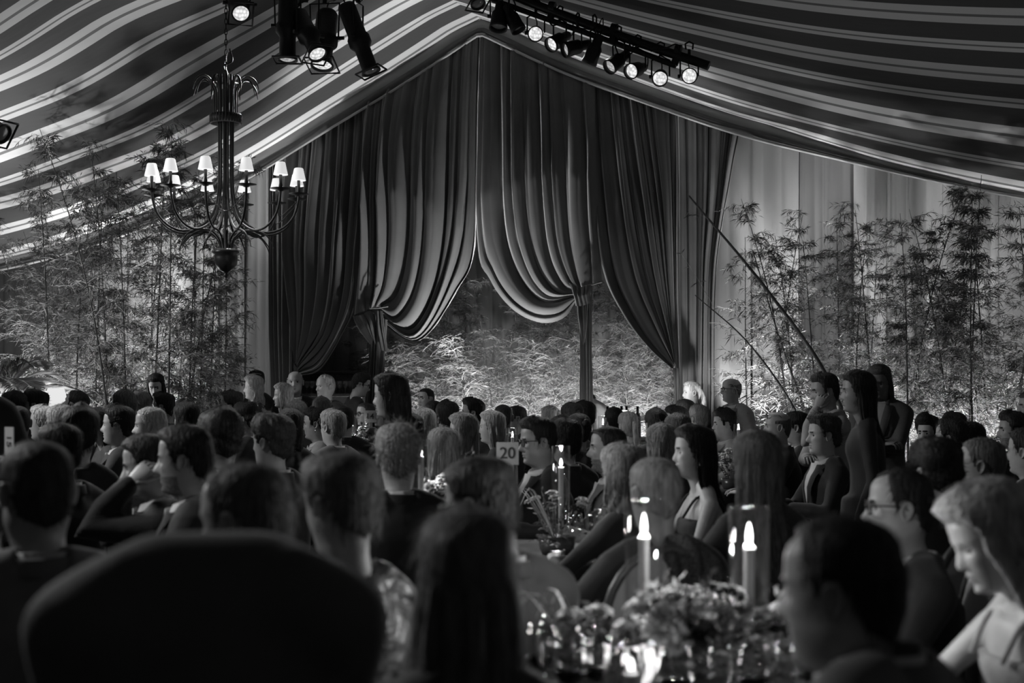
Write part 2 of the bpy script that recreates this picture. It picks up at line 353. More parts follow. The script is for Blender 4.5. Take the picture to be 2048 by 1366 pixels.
b = MB(); box(b, (-9.4, -9, 1.7), (.04, 13, 1.75)); tag(in_tent(obj('wall_left', b, drape_m, smooth=False)), kind='structure')
b = MB(); box(b, (9.4, -9, 1.7), (.04, 13, 1.75)); tag(in_tent(obj('wall_right', b, drape_m, smooth=False)), kind='structure')

# white tent poles against the drapes
pole_m = mat('white_pole', .5, .5, bump=(40, .1))
for px, ytop, n, lab in [(433, 560, -.15, 'white round tent pole against grey drape, left of the blond woman in sequins'),
                         (88, 660, -.3, 'white tent pole beside the palm at the far left'),
                         (1862, 470, -.05, 'slim white tent pole behind the bamboo at right')]:
    p = wpt(px, 760, n); zt = wpt(px, ytop, n)[2]
    t = thing('tent_pole', lab, 'pole', (p[0], p[1], 0), 0, None)
    b = MB(); tube(b, [(0, 0, .012), (0, 0, zt)], .042, 14); obj('shaft', b, pole_m, t)
    b = MB(); lathe(b, [(0, 0), (.11, 0), (.11, .012), (.05, .02), (.046, .05), (0, .05)], 16); obj('base_plate', b, METAL, t)
    b = MB(); lathe(b, [(0, zt), (.05, zt), (.05, zt + .03), (0, zt + .045)], 14); obj('cap', b, METAL, t)

# ------------------------------------------------------------------ velvet curtains
velvet = mat('dark_velvet', 0.075, 0.75, spec=.25, sheen=.45, noise=(2.5, .15), bump=(240, .1))
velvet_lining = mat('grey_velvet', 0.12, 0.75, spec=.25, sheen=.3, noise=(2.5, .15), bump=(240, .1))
def hermite_u(us, K, u):
    """K[g, ...] at knots us, sampled at u"""
    m = np.gradient(K, us, axis=0); i = np.clip(np.searchsorted(us, u, 'right') - 1, 0, len(us) - 2); h = (us[i + 1] - us[i])
    t = (u - us[i]) / h; sh = (-1,) + (1,) * (K.ndim - 1); t = t.reshape(sh); h = h.reshape(sh)
    return (2*t**3-3*t**2+1)*K[i] + (t**3-2*t**2+t)*h*m[i] + (-2*t**3+3*t**2)*K[i+1] + (t**3-t**2)*h*m[i+1]
def swag(name, guides, n0, folds, amp, parent, seed, m=velvet, rows=70, fade=(.3, 1.0, .35), dn=0.0, bulge=0.0):
    """guides: pixel polylines from the hanging line to the tie, left to right"""
    r = np.random.default_rng(seed)
    us = np.linspace(0, 1, len(guides)); K = np.stack([catmull(g, rows) for g in guides])
    nu = int(folds * 16) + 1; u = np.linspace(0, 1, nu); P = hermite_u(us, K, u)                       # nu, rows, 2
    v = np.linspace(0, 1, rows)[None]; U = u[:, None]
    wv = U + .030 * np.sin(2 * PI * 1.3 * U + r.uniform(0, 6)) + .018 * np.sin(2 * PI * 3.1 * U + r.uniform(0, 6)) + .010 * np.sin(2.5 * v * PI + r.uniform(0, 6))
    f = 1.25 * np.abs(np.sin(PI * folds * wv)) ** .5 + .35 * np.sin(2 * PI * folds * .43 * wv + r.uniform(0, 6)) + .12 * np.sin(PI * folds * 2.7 * wv + r.uniform(0, 6) + 2 * v)
    f = f + .45 * np.abs(np.sin(PI * folds * 2.3 * wv + 1.0)) ** .6 * (1 - v) ** 1.3
    A = amp * np.interp(np.linspace(0, 1, rows), [0, .5, 1], fade)[None]
    d = A * f + dn * v + bulge * np.sin(PI * v) * np.sin(PI * np.clip(U, 0, 1))
    b = MB(); W = np.zeros((nu, rows, 3))
    n = n0 - d
    D = np.stack([(P[..., 0] - 1024) / FPX, np.ones_like(P[..., 0])], -1)
    Y = (n0 + G @ NV) / (D @ NV)
    W[..., 0] = D[..., 0] * Y; W[..., 1] = Y; W[..., 2] = CAM_H + (HOR - P[..., 1]) / FPX * Y
    W[..., :2] += (n - n0)[..., None] * NV
    grid(b, W.transpose(1, 0, 2), flip=True)
    return obj(name, b, m, parent)
FLOOR = 1010
cl = tag(thing('curtain', 'dark velvet curtain gathered low at the left end, behind the bald man in a tie', 'curtain', group=None))
swag('straight_fall', [[(536, 335), (540, 560), (545, 800), (547, FLOOR)], [(560, 320), (562, 560), (566, 800), (568, FLOOR)], [(604, 295), (592, 560), (588, 800), (590, FLOOR)]], .18, 5, .07, cl, 1)
swag('swag', [[(574, 306), (578, 500), (586, 640), (592, 722)], [(615, 282), (606, 480), (602, 640), (594, 724)], [(655, 256), (648, 480), (625, 650), (596, 730)],
              [(695, 232), (686, 480), (660, 650), (598, 738)], [(730, 208), (718, 450), (697, 610), (645, 715), (599, 745)], [(764, 188), (748, 430), (720, 600), (692, 665), (645, 738), (600, 752)]],
     .12, 8.5, .10, cl, 2)
swag('tail', [[(588, 726), (592, 800), (594, FLOOR)], [(604, 748), (606, 800), (610, FLOOR)]], .12, 2.5, .05, cl, 3)
cm = thing('curtain', 'swagged velvet curtain left of the centre parting, its tail tied at a knot', 'curtain')
swag('swag', [[(728, 210), (724, 430), (714, 560), (708, 632)], [(757, 190), (752, 430), (745, 560), (738, 620)], [(790, 170), (783, 430), (773, 560), (752, 615)], [(830, 144), (822, 420), (800, 570), (762, 615)],
              [(870, 118), (865, 400), (842, 570), (800, 640), (765, 620)], [(908, 94), (905, 380), (880, 560), (828, 658), (766, 628)],
              [(942, 73), (938, 400), (905, 560), (838, 674), (766, 638)], [(963, 60), (956, 470), (915, 585), (842, 682), (764, 648)]], .04, 9, .12, cm, 4, bulge=.12)
swag('tail', [[(744, 622), (742, 720), (736, 800), (734, FLOOR)], [(756, 632), (755, 720), (754, 800), (752, FLOOR)], [(776, 640), (772, 720), (768, 800), (766, FLOOR)]], -.02, 4, .06, cm, 5)
swag('flap', [[(706, 632), (718, 655), (742, 690)], [(724, 630), (738, 650), (748, 680)], [(742, 620), (750, 640), (752, 690)]], -.06, 3, .05, cm, 6, rows=20)
swag('flap', [[(752, 622), (757, 660), (762, 700)], [(766, 622), (773, 670), (777, 705)]], -.10, 2, .04, cm, 7, rows=20)
b = MB(); p0 = wpt(740, 617, -.12); p1 = wpt(776, 613, -.14); tube(b, [p0, (p0 + p1) / 2 + (0, -.03, -.01), p1], .007, 8); tag(obj('tie', b, velvet_lining, cm), 'pale cord tied around the gathers')
cr = thing('curtain', 'swagged velvet curtain right of the centre parting, bunched at a knot', 'curtain')
swag('swag', [[(963, 60), (960, 470), (985, 560), (1030, 620), (1085, 646), (1130, 636), (1152, 604)], [(983, 69), (985, 400), (1010, 530), (1058, 602), (1110, 618), (1152, 598)],
              [(1018, 86), (1030, 400), (1050, 520), (1092, 592), (1152, 592)], [(1060, 105), (1076, 400), (1092, 520), (1122, 580), (1155, 586)],
              [(1105, 126), (1122, 400), (1130, 500), (1146, 560), (1160, 578)], [(1148, 145), (1165, 400), (1172, 500), (1172, 572)], [(1190, 163), (1200, 400), (1203, 500), (1205, 562)]],
     .04, 9, .12, cr, 8, bulge=.12)
swag('tail', [[(1156, 582), (1160, 680), (1160, 800), (1158, FLOOR)], [(1168, 580), (1172, 700), (1174, 800), (1174, FLOOR)], [(1186, 568), (1186, 700), (1189, 800), (1190, FLOOR)]], -.02, 4, .06, cr, 9)
swag('flap', [[(1152, 585), (1156, 620), (1166, 688)], [(1166, 600), (1170, 640), (1168, 690)], [(1180, 585), (1178, 640), (1170, 684)]], -.08, 2.5, .05, cr, 10, rows=20)
swag('flap', [[(1140, 566), (1150, 590), (1152, 612)], [(1160, 574), (1164, 590), (1166, 612)], [(1182, 570), (1182, 590), (1182, 606)]], -.12, 4, .06, cr, 11, rows=20)
b = MB(); p0 = wpt(1150, 578, -.12); p1 = wpt(1204, 564, -.06); tube(b, [p0, (p0 + p1) / 2 + (0, -.02, -.004), p1], .007, 8); tag(obj('tie', b, velvet_lining, cr), 'pale cord holding the gathers')
co = thing('curtain', 'velvet curtain drawn right in a long diagonal sweep to the pale drape', 'curtain')
swag('swag', [[(1180, 160), (1194, 400), (1212, 545), (1252, 632), (1300, 696), (1346, 738)], [(1220, 176), (1240, 400), (1266, 545), (1312, 655), (1349, 728)],
              [(1260, 192), (1288, 400), (1310, 540), (1336, 655), (1351, 724)], [(1300, 206), (1324, 400), (1338, 560), (1350, 690), (1353, 730)], [(1352, 224), (1352, 400), (1354, 560), (1356, 690), (1357, 740)]],
     .12, 8.5, .11, co, 12)
swag('tail', [[(1346, 736), (1350, 800), (1350, FLOOR)], [(1359, 736), (1359, 800), (1359, FLOOR)]], .10, 2, .04, co, 13)
ce = thing('curtain', 'outermost dark curtain at the right, pulled back below and lit from the floor', 'curtain')
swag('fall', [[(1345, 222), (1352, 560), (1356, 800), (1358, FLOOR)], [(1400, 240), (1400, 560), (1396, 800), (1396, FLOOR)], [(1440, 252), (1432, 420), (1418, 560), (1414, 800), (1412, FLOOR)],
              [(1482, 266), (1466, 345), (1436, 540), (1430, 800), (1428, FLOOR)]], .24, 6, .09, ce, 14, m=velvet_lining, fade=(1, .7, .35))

# ------------------------------------------------------------------ the bar behind the left curtain
bar_m = mat('dark_bar_wood', .05, .4, noise=(14, .4), stretch=(1, 1, 6)); bar_panel = mat('bar_panel_weave', .16, .6, noise=(30, .3), bump=(90, .3))
p = wpt(675, 800, 1.05); bar = thing('bar_cabinet', 'dark back bar with a pale woven panel behind the left curtain', 'cabinet', (p[0], p[1], 0), -PSI)
sc = p[1] / FPX; hw = 66 * sc; ztop = CAM_H + 53 * sc; zsh = CAM_H + 11 * sc
b = MB(); bevel_box(b, (0, .15, (zsh) / 2), (hw + .1, .28, zsh / 2 - .02), .012); obj('counter', b, bar_m, bar, smooth=False)
b = MB(); bevel_box(b, (0, .38, (zsh + ztop) / 2), (hw, .03, (ztop - zsh) / 2), .008); tag(obj('back_panel', b, bar_panel, bar, smooth=False), 'pale woven back panel')
b = MB(); bevel_box(b, (0, .1, zsh - .01), (hw + .14, .36, .02), .006); obj('worktop', b, bar_m, bar, smooth=False)
b = MB(); bevel_box(b, (0, .3, ztop + .015), (hw + .05, .16, .018), .005); obj('top_shelf', b, bar_m, bar, smooth=False)
for k in (-1, 1):
    b = MB(); bevel_box(b, (k * (hw + .03), .3, (zsh + ztop) / 2), (.03, .12, (ztop - zsh) / 2), .006); obj('side_post', b, bar_m, bar, smooth=False)
def goblet_mb(h=.19, r=.04):
    b = MB(); lathe(b, [(0, 0), (.033, 0), (.033, .003), (.006, .007), (.004, .02), (.004, h * .42), (.012, h * .46), (r * .8, h * .58), (r, h * .76), (r * .82, h), (r * .79, h), (r * .96, h * .76), (r * .74, h * .6), (0, h * .49)], 16); return b
cup = goblet_mb(.16, .034).mesh('bar_glass', GLASS)
for k in range(20):
    x = -hw + .05 + k * (2 * hw - .1) / 19 + random.uniform(-.01, .01)
    o = bpy.data.objects.new('bar_glass', cup); COL.objects.link(o); q = p[:2] + SV * x + NV * (-.12 + .06 * (k % 2)); o.location = (q[0], q[1], zsh + .0105)
    tag(o, 'small stemmed glass in the row along the dark back bar', 'glass', 'glasses along the back bar')

# ------------------------------------------------------------------ bamboo, palm, uplights
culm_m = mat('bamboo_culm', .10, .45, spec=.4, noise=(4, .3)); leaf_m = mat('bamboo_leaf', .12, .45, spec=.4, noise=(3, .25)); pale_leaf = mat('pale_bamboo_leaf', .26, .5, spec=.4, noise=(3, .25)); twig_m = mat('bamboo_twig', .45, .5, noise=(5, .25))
def leaves(mb, base, dirs, L, Wd, r):
    """folded lance-shaped leaves, two triangles either side of the midrib"""
    n = len(base); d = dirs / np.linalg.norm(dirs, axis=1)[:, None]
    up = r.normal(size=(n, 3)); sd = np.cross(d, up); sd /= np.linalg.norm(sd, axis=1)[:, None]; nm = np.cross(sd, d)
    mid = base + d * (L * .45)[:, None] - np.array([0, 0, 1]) * (L * .04)[:, None]; tip = base + d * L[:, None] - np.array([0, 0, 1]) * (L * .22)[:, None]
    a = mid + sd * (Wd / 2)[:, None] + nm * (Wd * .2)[:, None]; c = mid - sd * (Wd / 2)[:, None] + nm * (Wd * .2)[:, None]
    V = np.stack([base, a, tip, c], 1).reshape(-1, 3); k = np.arange(n)[:, None] * 4
    mb.add(V, tris=np.concatenate([k + [0, 1, 2], k + [0, 2, 3]]))
def bamboo(seed, H, start=.2, dens=1.0, lean=.12, rad=.016, spread=1.0, leafless=.0, node=.17, leafk=1.0, leafm=None):
    r = np.random.default_rng(seed); az = r.uniform(0, 2 * PI); zz = np.linspace(0, 1, 16)
    bend = lean * H * zz ** 2.2; P = np.stack([np.cos(az) * bend + .02 * np.sin(5 * zz + az), np.sin(az) * bend, H * zz], -1)
    cul = MB(); tube(cul, P, rad * (1 - .82 * zz), 7)
    for z in np.arange(.25, .9 * H, .28):                                             # the rings of the joints
        t = z / H; c = np.array([np.interp(t, zz, P[:, k]) for k in range(3)]); R = rad * (1 - .82 * t)
        tube(cul, [c - (0, 0, .008), c, c + (0, 0, .008)], [R * .95, R * 1.28, R * .95], 7, cap=False)
    br = MB(); fo = MB(); B, Dn, Ls, Ws = [], [], [], []
    for z in np.arange(start * H, .985 * H, node):
        t = z / H; c = np.array([np.interp(t, zz, P[:, k]) for k in range(3)])
        for q in range(r.integers(2, 4)):
            a = r.uniform(0, 2 * PI); ln = spread * r.uniform(.25, .62) * (1.15 - .65 * t); el = r.uniform(.35, 1.0)
            d = np.array([np.cos(a) * np.cos(el), np.sin(a) * np.cos(el), np.sin(el)]); s = np.linspace(0, 1, 6)[:, None]
            bp = c + d * ln * s - np.array([0, 0, 1]) * (.35 * ln * s ** 2.2); tube(br, bp, .0035 * (1 - .75 * s[:, 0]), 3, cap=False)
            for k in range(int(r.integers(5, 9))):                                    # side twigs
                u = r.uniform(.15, 1); b0 = np.array([np.interp(u, s[:, 0], bp[:, m]) for m in range(3)]); a2 = a + r.normal() * .9; l2 = ln * r.uniform(.25, .6)
                d2 = np.array([np.cos(a2), np.sin(a2), r.uniform(-.35, .6)]); tp = b0 + d2 * l2 * s - np.array([0, 0, 1]) * (.25 * l2 * s ** 2); tube(br, tp, .0019, 3, cap=False)
                m = int(r.integers(4, 9) * dens)
                if r.uniform() < leafless: m = m // 4
                uu = r.uniform(.05, 1, m); bb = np.stack([np.interp(uu, s[:, 0], tp[:, x]) for x in range(3)], -1)
                dd = d2[None] * .55 + r.normal(size=(m, 3)) * .6 + np.array([0, 0, -.25]); B.append(bb); Dn.append(dd); Ls.append(r.uniform(.05, .105, m) * leafk); Ws.append(r.uniform(.0055, .0095, m))
    leaves(fo, np.concatenate(B), np.concatenate(Dn), np.concatenate(Ls), np.concatenate(Ws), r)
    return cul.mesh('culm', culm_m), br.mesh('branches', twig_m), fo.mesh('foliage', leafm or leaf_m, smooth=False)
def under_roof(px, ty, n):
    """brings a tall plant forward until its tip clears the roof lining"""
    for _ in range(30):
        p = wpt(px, ty, n); s = float((p[:2] - G) @ SV)
        if p[2] < CAM_H + float(hceil(np.array([s]), np.array([n]))[0]) - .22: break
        n -= .15
    return n
VAR = [bamboo(100 + i, 4.0, start=.30 + .03 * (i % 4), dens=1.5, lean=.05 + .05 * (i % 3)) for i in range(7)]
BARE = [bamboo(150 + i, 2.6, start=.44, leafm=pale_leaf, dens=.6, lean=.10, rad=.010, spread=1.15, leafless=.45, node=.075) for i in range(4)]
def plant(kind, k, loc, H, rz, tilt, label, group):
    V = kind[k % len(kind)]; h0 = 4.0 if kind is VAR else 2.6; f = H / h0
    t = thing('bamboo', label, 'bamboo', loc, rz, group); t.rotation_euler = (tilt[0], tilt[1], rz)
    for nm, me in zip(('culm', 'branches', 'foliage'), V):
        o = obj(nm, me, None, t)
        o.scale = ((f + 1) / 2, (f + 1) / 2, f)
        if nm != 'culm': o['kind'] = 'stuff'
    return t
r = np.random.default_rng(5)
# left cluster: (px, top y, n)
LL = 'tall leafy bamboo in the dense thicket between palm and chandelier'
for k, (px, ty, n) in enumerate([(62, 330, -2.3), (120, 420, -1.5), (150, 345, -2.2), (182, 335, -1.2), (212, 300, -2.0), (238, 260, -1.5), (262, 345, -2.3), (300, 285, -1.2), (330, 262, -1.9), (356, 300, -1.3),
                                 (378, 360, -1.8), (398, 330, -1.0), (425, 395, -1.4), (448, 470, -1.0), (280, 380, -1.0), (205, 410, -.9), (140, 470, -1.0), (318, 420, -.8), (245, 450, -.7), (95, 430, -.9)]):
    n = under_roof(px, ty, n); p = wpt(px, 800, n); H = wpt(px, ty, n)[2]
    if px == 62: plant(VAR, k, (p[0] + .2, p[1], 0), H, r.uniform(0, 6), (0, -.09), 'leftmost tall bamboo, its bare thin tip leaning left against the stripes', 'bamboo in the left thicket')
    else: plant(VAR, k, (p[0], p[1], 0), H, r.uniform(0, 6), (r.normal() * .03, r.normal() * .03), LL, 'bamboo in the left thicket')
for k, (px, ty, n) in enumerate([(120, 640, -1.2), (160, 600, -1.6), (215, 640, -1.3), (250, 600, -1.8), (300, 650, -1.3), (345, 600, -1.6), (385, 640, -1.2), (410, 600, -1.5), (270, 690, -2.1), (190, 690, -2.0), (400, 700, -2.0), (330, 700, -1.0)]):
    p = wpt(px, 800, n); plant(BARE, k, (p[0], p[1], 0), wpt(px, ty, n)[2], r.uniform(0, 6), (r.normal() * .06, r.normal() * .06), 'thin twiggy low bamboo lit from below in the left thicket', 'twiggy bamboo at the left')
# right row
RR = 'tall dark leafy bamboo along the pale drapes, %s from the left in the right row'
ORD = 'first second third fourth fifth sixth seventh eighth ninth tenth eleventh twelfth thirteenth fourteenth fifteenth sixteenth seventeenth eighteenth nineteenth twentieth'.split()
for k, (px, ty, n) in enumerate([(1500, 470, -0.5), (1545, 430, -0.6), (1585, 395, -0.9), (1612, 470, -0.7), (1648, 480, -1), (1690, 425, -0.6), (1712, 470, -1.1), (1735, 520, -0.5), (1768, 405, -0.9), (1806, 372, -0.7), (1818, 430, -1.2), (1845, 520, -0.5), (1872, 450, -0.8), (1902, 400, -1), (1938, 355, -0.8), (1952, 375, -1.2), (1970, 520, -0.5), (1990, 430, -0.6), (2025, 395, -0.9), (2060, 420, -1.1)]):
    n = under_roof(px, ty, n); p = wpt(px, 800, n); plant(VAR, k + 3, (p[0], p[1], 0), wpt(px, ty, n)[2], r.uniform(0, 6), (r.normal() * .025, r.normal() * .025), RR % ORD[k], 'bamboo in the right row')
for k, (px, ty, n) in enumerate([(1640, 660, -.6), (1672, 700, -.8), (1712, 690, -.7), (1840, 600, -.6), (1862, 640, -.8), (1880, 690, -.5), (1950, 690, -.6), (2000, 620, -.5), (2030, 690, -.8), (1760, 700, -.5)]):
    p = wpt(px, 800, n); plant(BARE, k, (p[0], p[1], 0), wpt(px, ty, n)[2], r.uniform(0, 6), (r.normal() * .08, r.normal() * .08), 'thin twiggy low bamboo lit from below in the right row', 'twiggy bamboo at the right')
# behind the opening
CC = 'leafy bamboo lit from below in the opening beneath the swagged curtains'
for k, (px, ty, n) in enumerate([(800, 650, 1.4), (845, 640, 1.9), (880, 600, 1.5), (910, 560, 2.0), (940, 500, 1.6), (965, 480, 2.0), (990, 520, 1.5), (1020, 560, 1.9), (1050, 590, 1.5), (1085, 620, 2.0), (1120, 600, 1.6), (1215, 520, 1.6),
                                 (1240, 560, 2.0), (1270, 600, 1.5), (1300, 640, 1.9), (1330, 680, 1.5), (1185, 560, 1.9), (1150, 600, 1.8), (900, 640, 1.2), (1000, 640, 1.2), (760, 660, 1.6), (725, 650, 1.9)]):
    p = wpt(px, 800, n); plant(VAR, k + 5, (p[0], p[1], 0), wpt(px, ty, n)[2], r.uniform(0, 6), (r.normal() * .04, r.normal() * .04), CC, 'bamboo in the opening')
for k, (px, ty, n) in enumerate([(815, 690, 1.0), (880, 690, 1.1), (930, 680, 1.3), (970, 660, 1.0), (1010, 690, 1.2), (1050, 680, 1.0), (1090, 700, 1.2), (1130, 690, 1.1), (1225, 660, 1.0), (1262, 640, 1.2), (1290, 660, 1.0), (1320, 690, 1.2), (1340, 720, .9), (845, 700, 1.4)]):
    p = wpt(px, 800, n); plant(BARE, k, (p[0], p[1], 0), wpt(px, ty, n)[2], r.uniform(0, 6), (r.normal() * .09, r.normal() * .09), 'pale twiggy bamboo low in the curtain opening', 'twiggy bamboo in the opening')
# leaning bare culms in front of the right drapes
def bare_culm(pts, rad, label):
    q = np.array([wpt(x, y, n) for x, y, n in pts]); P = catmull(q, 30)
    t = thing('bamboo', label, 'bamboo', tuple(q[0])); Pl = P - q[0]
    b = MB(); tube(b, Pl, np.linspace(rad, rad * .35, 30), 8)
    L = np.linalg.norm(Pl[-1]); cnt = int(L / .3)
    for i in range(1, cnt):
        c = np.array([np.interp(i / cnt, np.linspace(0, 1, 30), Pl[:, k]) for k in range(3)]); d = Pl[-1] / L; R = np.interp(i / cnt, [0, 1], [rad, rad * .35])
        tube(b, [c - d * .008, c, c + d * .008], [R, R * 1.25, R], 8, cap=False)
    obj('culm', b, culm_m, t)
    br = MB(); fo = MB(); rr = np.random.default_rng(int(rad * 1e4) + len(label)); B, D = [], []
    for i in range(2, cnt):
        c = np.array([np.interp(i / cnt, np.linspace(0, 1, 30), Pl[:, k]) for k in range(3)])
        for s in range(1):
            d = rr.normal(size=3) * .5 + [-.5, -.1, .3]; ln = rr.uniform(.15, .4); u = np.linspace(0, 1, 5)[:, None]; tp = c + d * ln * u - np.array([0, 0, .25]) * ln * u ** 2
            tube(br, tp, .0018, 3, cap=False); m = 6; B.append(np.repeat(tp[2:], 2, 0)); D.append(rr.normal(size=(6, 3)) * .5 + d * .4 - [0, 0, .4])
    tag(obj('branches', br, twig_m, t), kind='stuff')
    B = np.concatenate(B); D = np.concatenate(D); leaves(fo, B, D, rr.uniform(.07, .13, len(B)), rr.uniform(.009, .014, len(B)), rr); tag(obj('foliage', fo, leaf_m, t, smooth=False), kind='stuff')
bare_culm([(1745, 1010, -1.4), (1660, 765, -1.4), (1530, 575, -1.35), (1378, 392, -1.3)], .026, 'thick bare bamboo cane leaning far left across the pale drape')
bare_culm([(1640, 1000, -1.2), (1600, 840, -1.2), (1500, 690, -1.2), (1390, 590, -1.15)], .014, 'thin bamboo cane leaning left below the thick leaning cane')
bare_culm([(1650, 1010, -1.0), (1622, 860, -1.0), (1560, 680, -1.0), (1505, 500, -1.0)], .013, 'thin leafy bamboo cane arching up left from behind the standing man in pale jacket')
bare_culm([(1390, 900, -.8), (1480, 808, -.8), (1560, 762, -.8), (1605, 768, -.8)], .006, 'pale arching twig that curves over the shoulder of the bald man with glasses')

# palm at the far left
pal_m = mat('palm_leaf', .3, .45, spec=.4, noise=(6, .2))
p = wpt(-12, 800, -3.4); palm = thing('potted_palm', 'bright feathery palm at the left edge of the picture', 'palm', (p[0], p[1], 0))
b = MB(); lathe(b, [(0, 0), (.2, 0), (.24, .4), (.26, .42), (.23, .42), (.22, .36), (0, .36)], 20); obj('pot', b, mat('dark_pot', .04, .6, bump=(30, .1)), palm)
b = MB(); tube(b, [(0, 0, .34), (.02, 0, 1.0), (.03, .01, 1.5)], [.06, .05, .045], 8); obj('stem', b, culm_m, palm)
for k in range(12):
    rr = np.random.default_rng(300 + k); a = [0, .5, -.4, .9, -.9, .25, -.2, 2.2, 3.1, 4.0, 1.3, 5.2][k]; el = [1.15, .95, 1.2, .8, .75, .6, 1.35, .9, .8, .9, .5, .8][k]; L = rr.uniform(.85, 1.1)
    s = np.linspace(0, 1, 14)[:, None]; hd = np.array([np.cos(a), np.sin(a) * .7, 0])
    P = np.array([.03, .01, 1.45]) + hd * L * np.cos(el) * s * 1.2 + np.array([0, 0, 1]) * (L * np.sin(el) * s - L * .55 * s ** 2.4)
    b = MB(); tube(b, P, .009 * (1 - .8 * s[:, 0]), 5)
    f = MB(); n = 56; u = np.linspace(.15, 1, n); base = np.stack([np.interp(u, s[:, 0], P[:, x]) for x in range(3)], -1); T = np.gradient(base, axis=0); T /= np.linalg.norm(T, axis=1)[:, None]
    sd = np.cross(T, [0, 0, 1.0]); sd /= np.linalg.norm(sd, axis=1)[:, None]
    for sg in (1, -1):
        d = sd * sg + T * .9 + np.array([0, 0, .25]); leaves(f, base, d, (.30 * np.sin(PI * (u * .85 + .12))) + .03, np.full(n, .014), rr)
    fr = obj('frond', b, pal_m, palm); tag(obj('leaflets', f, pal_m, fr, smooth=False), kind='stuff')

# glowing shade between the bamboo at left
p = wpt(112, 800, -2.9); lamp = thing('floor_lamp', 'glowing white tapered lamp shade among the bamboo at left', 'lamp', (p[0], p[1], 0))
zt = wpt(112, 776, -2.9)[2]; zb = wpt(112, 850, -2.9)[2]
b = MB(); lathe(b, [(.085, zt), (.10, zt - .06), (.17, zb)], 28); obj('lamp_shade', b, emission('lamp_shade_glow', .8), lamp)
b = MB(); lathe(b, [(0, 0), (.15, 0), (.15, .02), (.02, .04), (.015, .3), (.015, zb + .1)], 16); obj('pole', b, METAL, lamp)
lo = light('palm_lamp_light', 'POINT', (p[0] - .30, p[1] - .25, 1.15), None, 60, .1)

# small black uplights standing on the floor
def uplight(s, n, ts, tn, tz, label):
    q = gsn(s, n, 0); t = thing('uplight', label, 'light', tuple(q), 0, 'uplights along the drapes'); d = gsn(ts, tn, tz) - q; d /= np.linalg.norm(d)
    b = MB(); lathe(b, [(0, 0), (.085, 0), (.085, .01), (.03, .015), (0, .015)], 16); obj('base_plate', b, METAL, t)
    b = MB(); tube(b, [(-.08, 0, .01), (-.08, 0, .13), (.08, 0, .13), (.08, 0, .01)], .006, 6); obj('yoke', b, METAL, t)
    z = Vector(d).to_track_quat('Z', 'Y').to_matrix().to_4x4(); M = np.array(z); M[:3, 3] = (0, 0, .13)
    b = MB(); lathe(b, [(0, -.09), (.05, -.09), (.06, -.05), (.068, .06), (.064, .06), (.06, .03), (0, .03)], 16, M=M); obj('housing', b, METAL, t)
for s, n, ts, tn, tz, pw, cn in UPL: uplight(s, n, ts, tn, tz, 'small black floor uplight hidden behind the crowd at the foot of the drapes')

# ------------------------------------------------------------------ stage lights
lens_on = lens_glow('lit_lens', 1.0); lens_dim = mat('dull_lens', .2, .15, spec=.8); lens_half = lens_glow('half_lit_lens', .5)
def rotM(d, up='Y'):
    M = np.eye(4); M[:3, :3] = np.array(Vector(d).to_track_quat('Z', up).to_matrix()); return M
def par_can(name, px, py, Y, aim, label, lit, L=.30, R=.105, hook=None, group='black par cans on the right truss'):
    """px, py: middle of the lens; aim: pointing direction"""
    c = at(px, py, Y); d = np.asarray(aim, float); d /= np.linalg.norm(d); t = thing(name, label, 'spotlight', tuple(c), 0, group)
    M = rotM(d)
    b = MB(); lathe(b, [(0, -L), (R * .45, -L), (R * .62, -L * .93), (R * .68, -L * .62), (R * .95, -L * .5), (R, -.02), (R * 1.06, 0), (R * 1.06, .03), (R * .95, .03), (R * .92, -.01), (R * .9, -.03)], 22, M=M); obj('housing', b, METAL, t)
    b = MB(); lathe(b, [(R * .9, -.012), (R * .6, .004), (0, .012)], 22, M=M); tag(obj('lens', b, lit, t), 'lit lens' if lit is not lens_dim else None)
    side = np.cross(d, [0, 0, 1.0]); side /= np.linalg.norm(side); mid = -d * L * .45; upz = np.array([0, 0, 1.0]); h = hook if hook else .19
    b = MB(); tube(b, [mid + side * (R + .012), mid + side * (R + .012) + upz * h * .75, mid + upz * h, mid - side * (R + .012) + upz * h * .75, mid - side * (R + .012)], .008, 6); obj('yoke', b, METAL, t)
    b = MB(); q = mid + upz * h; tube(b, [q, q + upz * .05], .014, 8); tube(b, [q + upz * .05 + side * .03, q + upz * .1 + side * .035, q + upz * .12, q + upz * .1 - side * .035, q + upz * .05 - side * .03], .009, 6); obj('clamp', b, METAL, t)
    b = MB(); cb = -d * L; tube(b, catmull([cb, cb - d * .06 + upz * -.02, cb + upz * .1 - d * .05, q + side * .05], 14), .006, 5); obj('cable', b, METAL, t)
    b = MB(); tube(b, [mid + side * (R + .01), mid + side * (R + .035)], .018, 8); obj('knob', b, METAL, t)
    return t
TR = 13.2
def trpt(px, py): return at(px, py, TR - (px - 985) * .0012)
tr = thing('lighting_truss', 'two parallel black pipes with clamps slung below the right roof slope', 'truss', tuple(trpt(1200, 62)))
o0 = trpt(1200, 62)
for nm, pts, rad in [('pipe', [(905, -62), (1060, 5), (1240, 72), (1418, 132)], .042), ('pipe', [(985, 0), (1110, 44), (1240, 90), (1352, 132)], .026)]:
    b = MB(); tube(b, catmull([trpt(*q) - o0 for q in pts], 24), rad, 12); obj(nm, b, METAL, tr)
for a, c in [((1104, 22), (1100, 40)), ((1228, 66), (1224, 86)), ((1356, 108), (1348, 130))]:
    b = MB(); tube(b, [trpt(*a) - o0, trpt(*c) - o0], .035, 8); tube(b, [trpt(a[0] - 6, a[1] - 8) - o0, trpt(a[0] + 6, a[1] - 6) - o0], .055, 8); obj('clamp', b, METAL, tr)
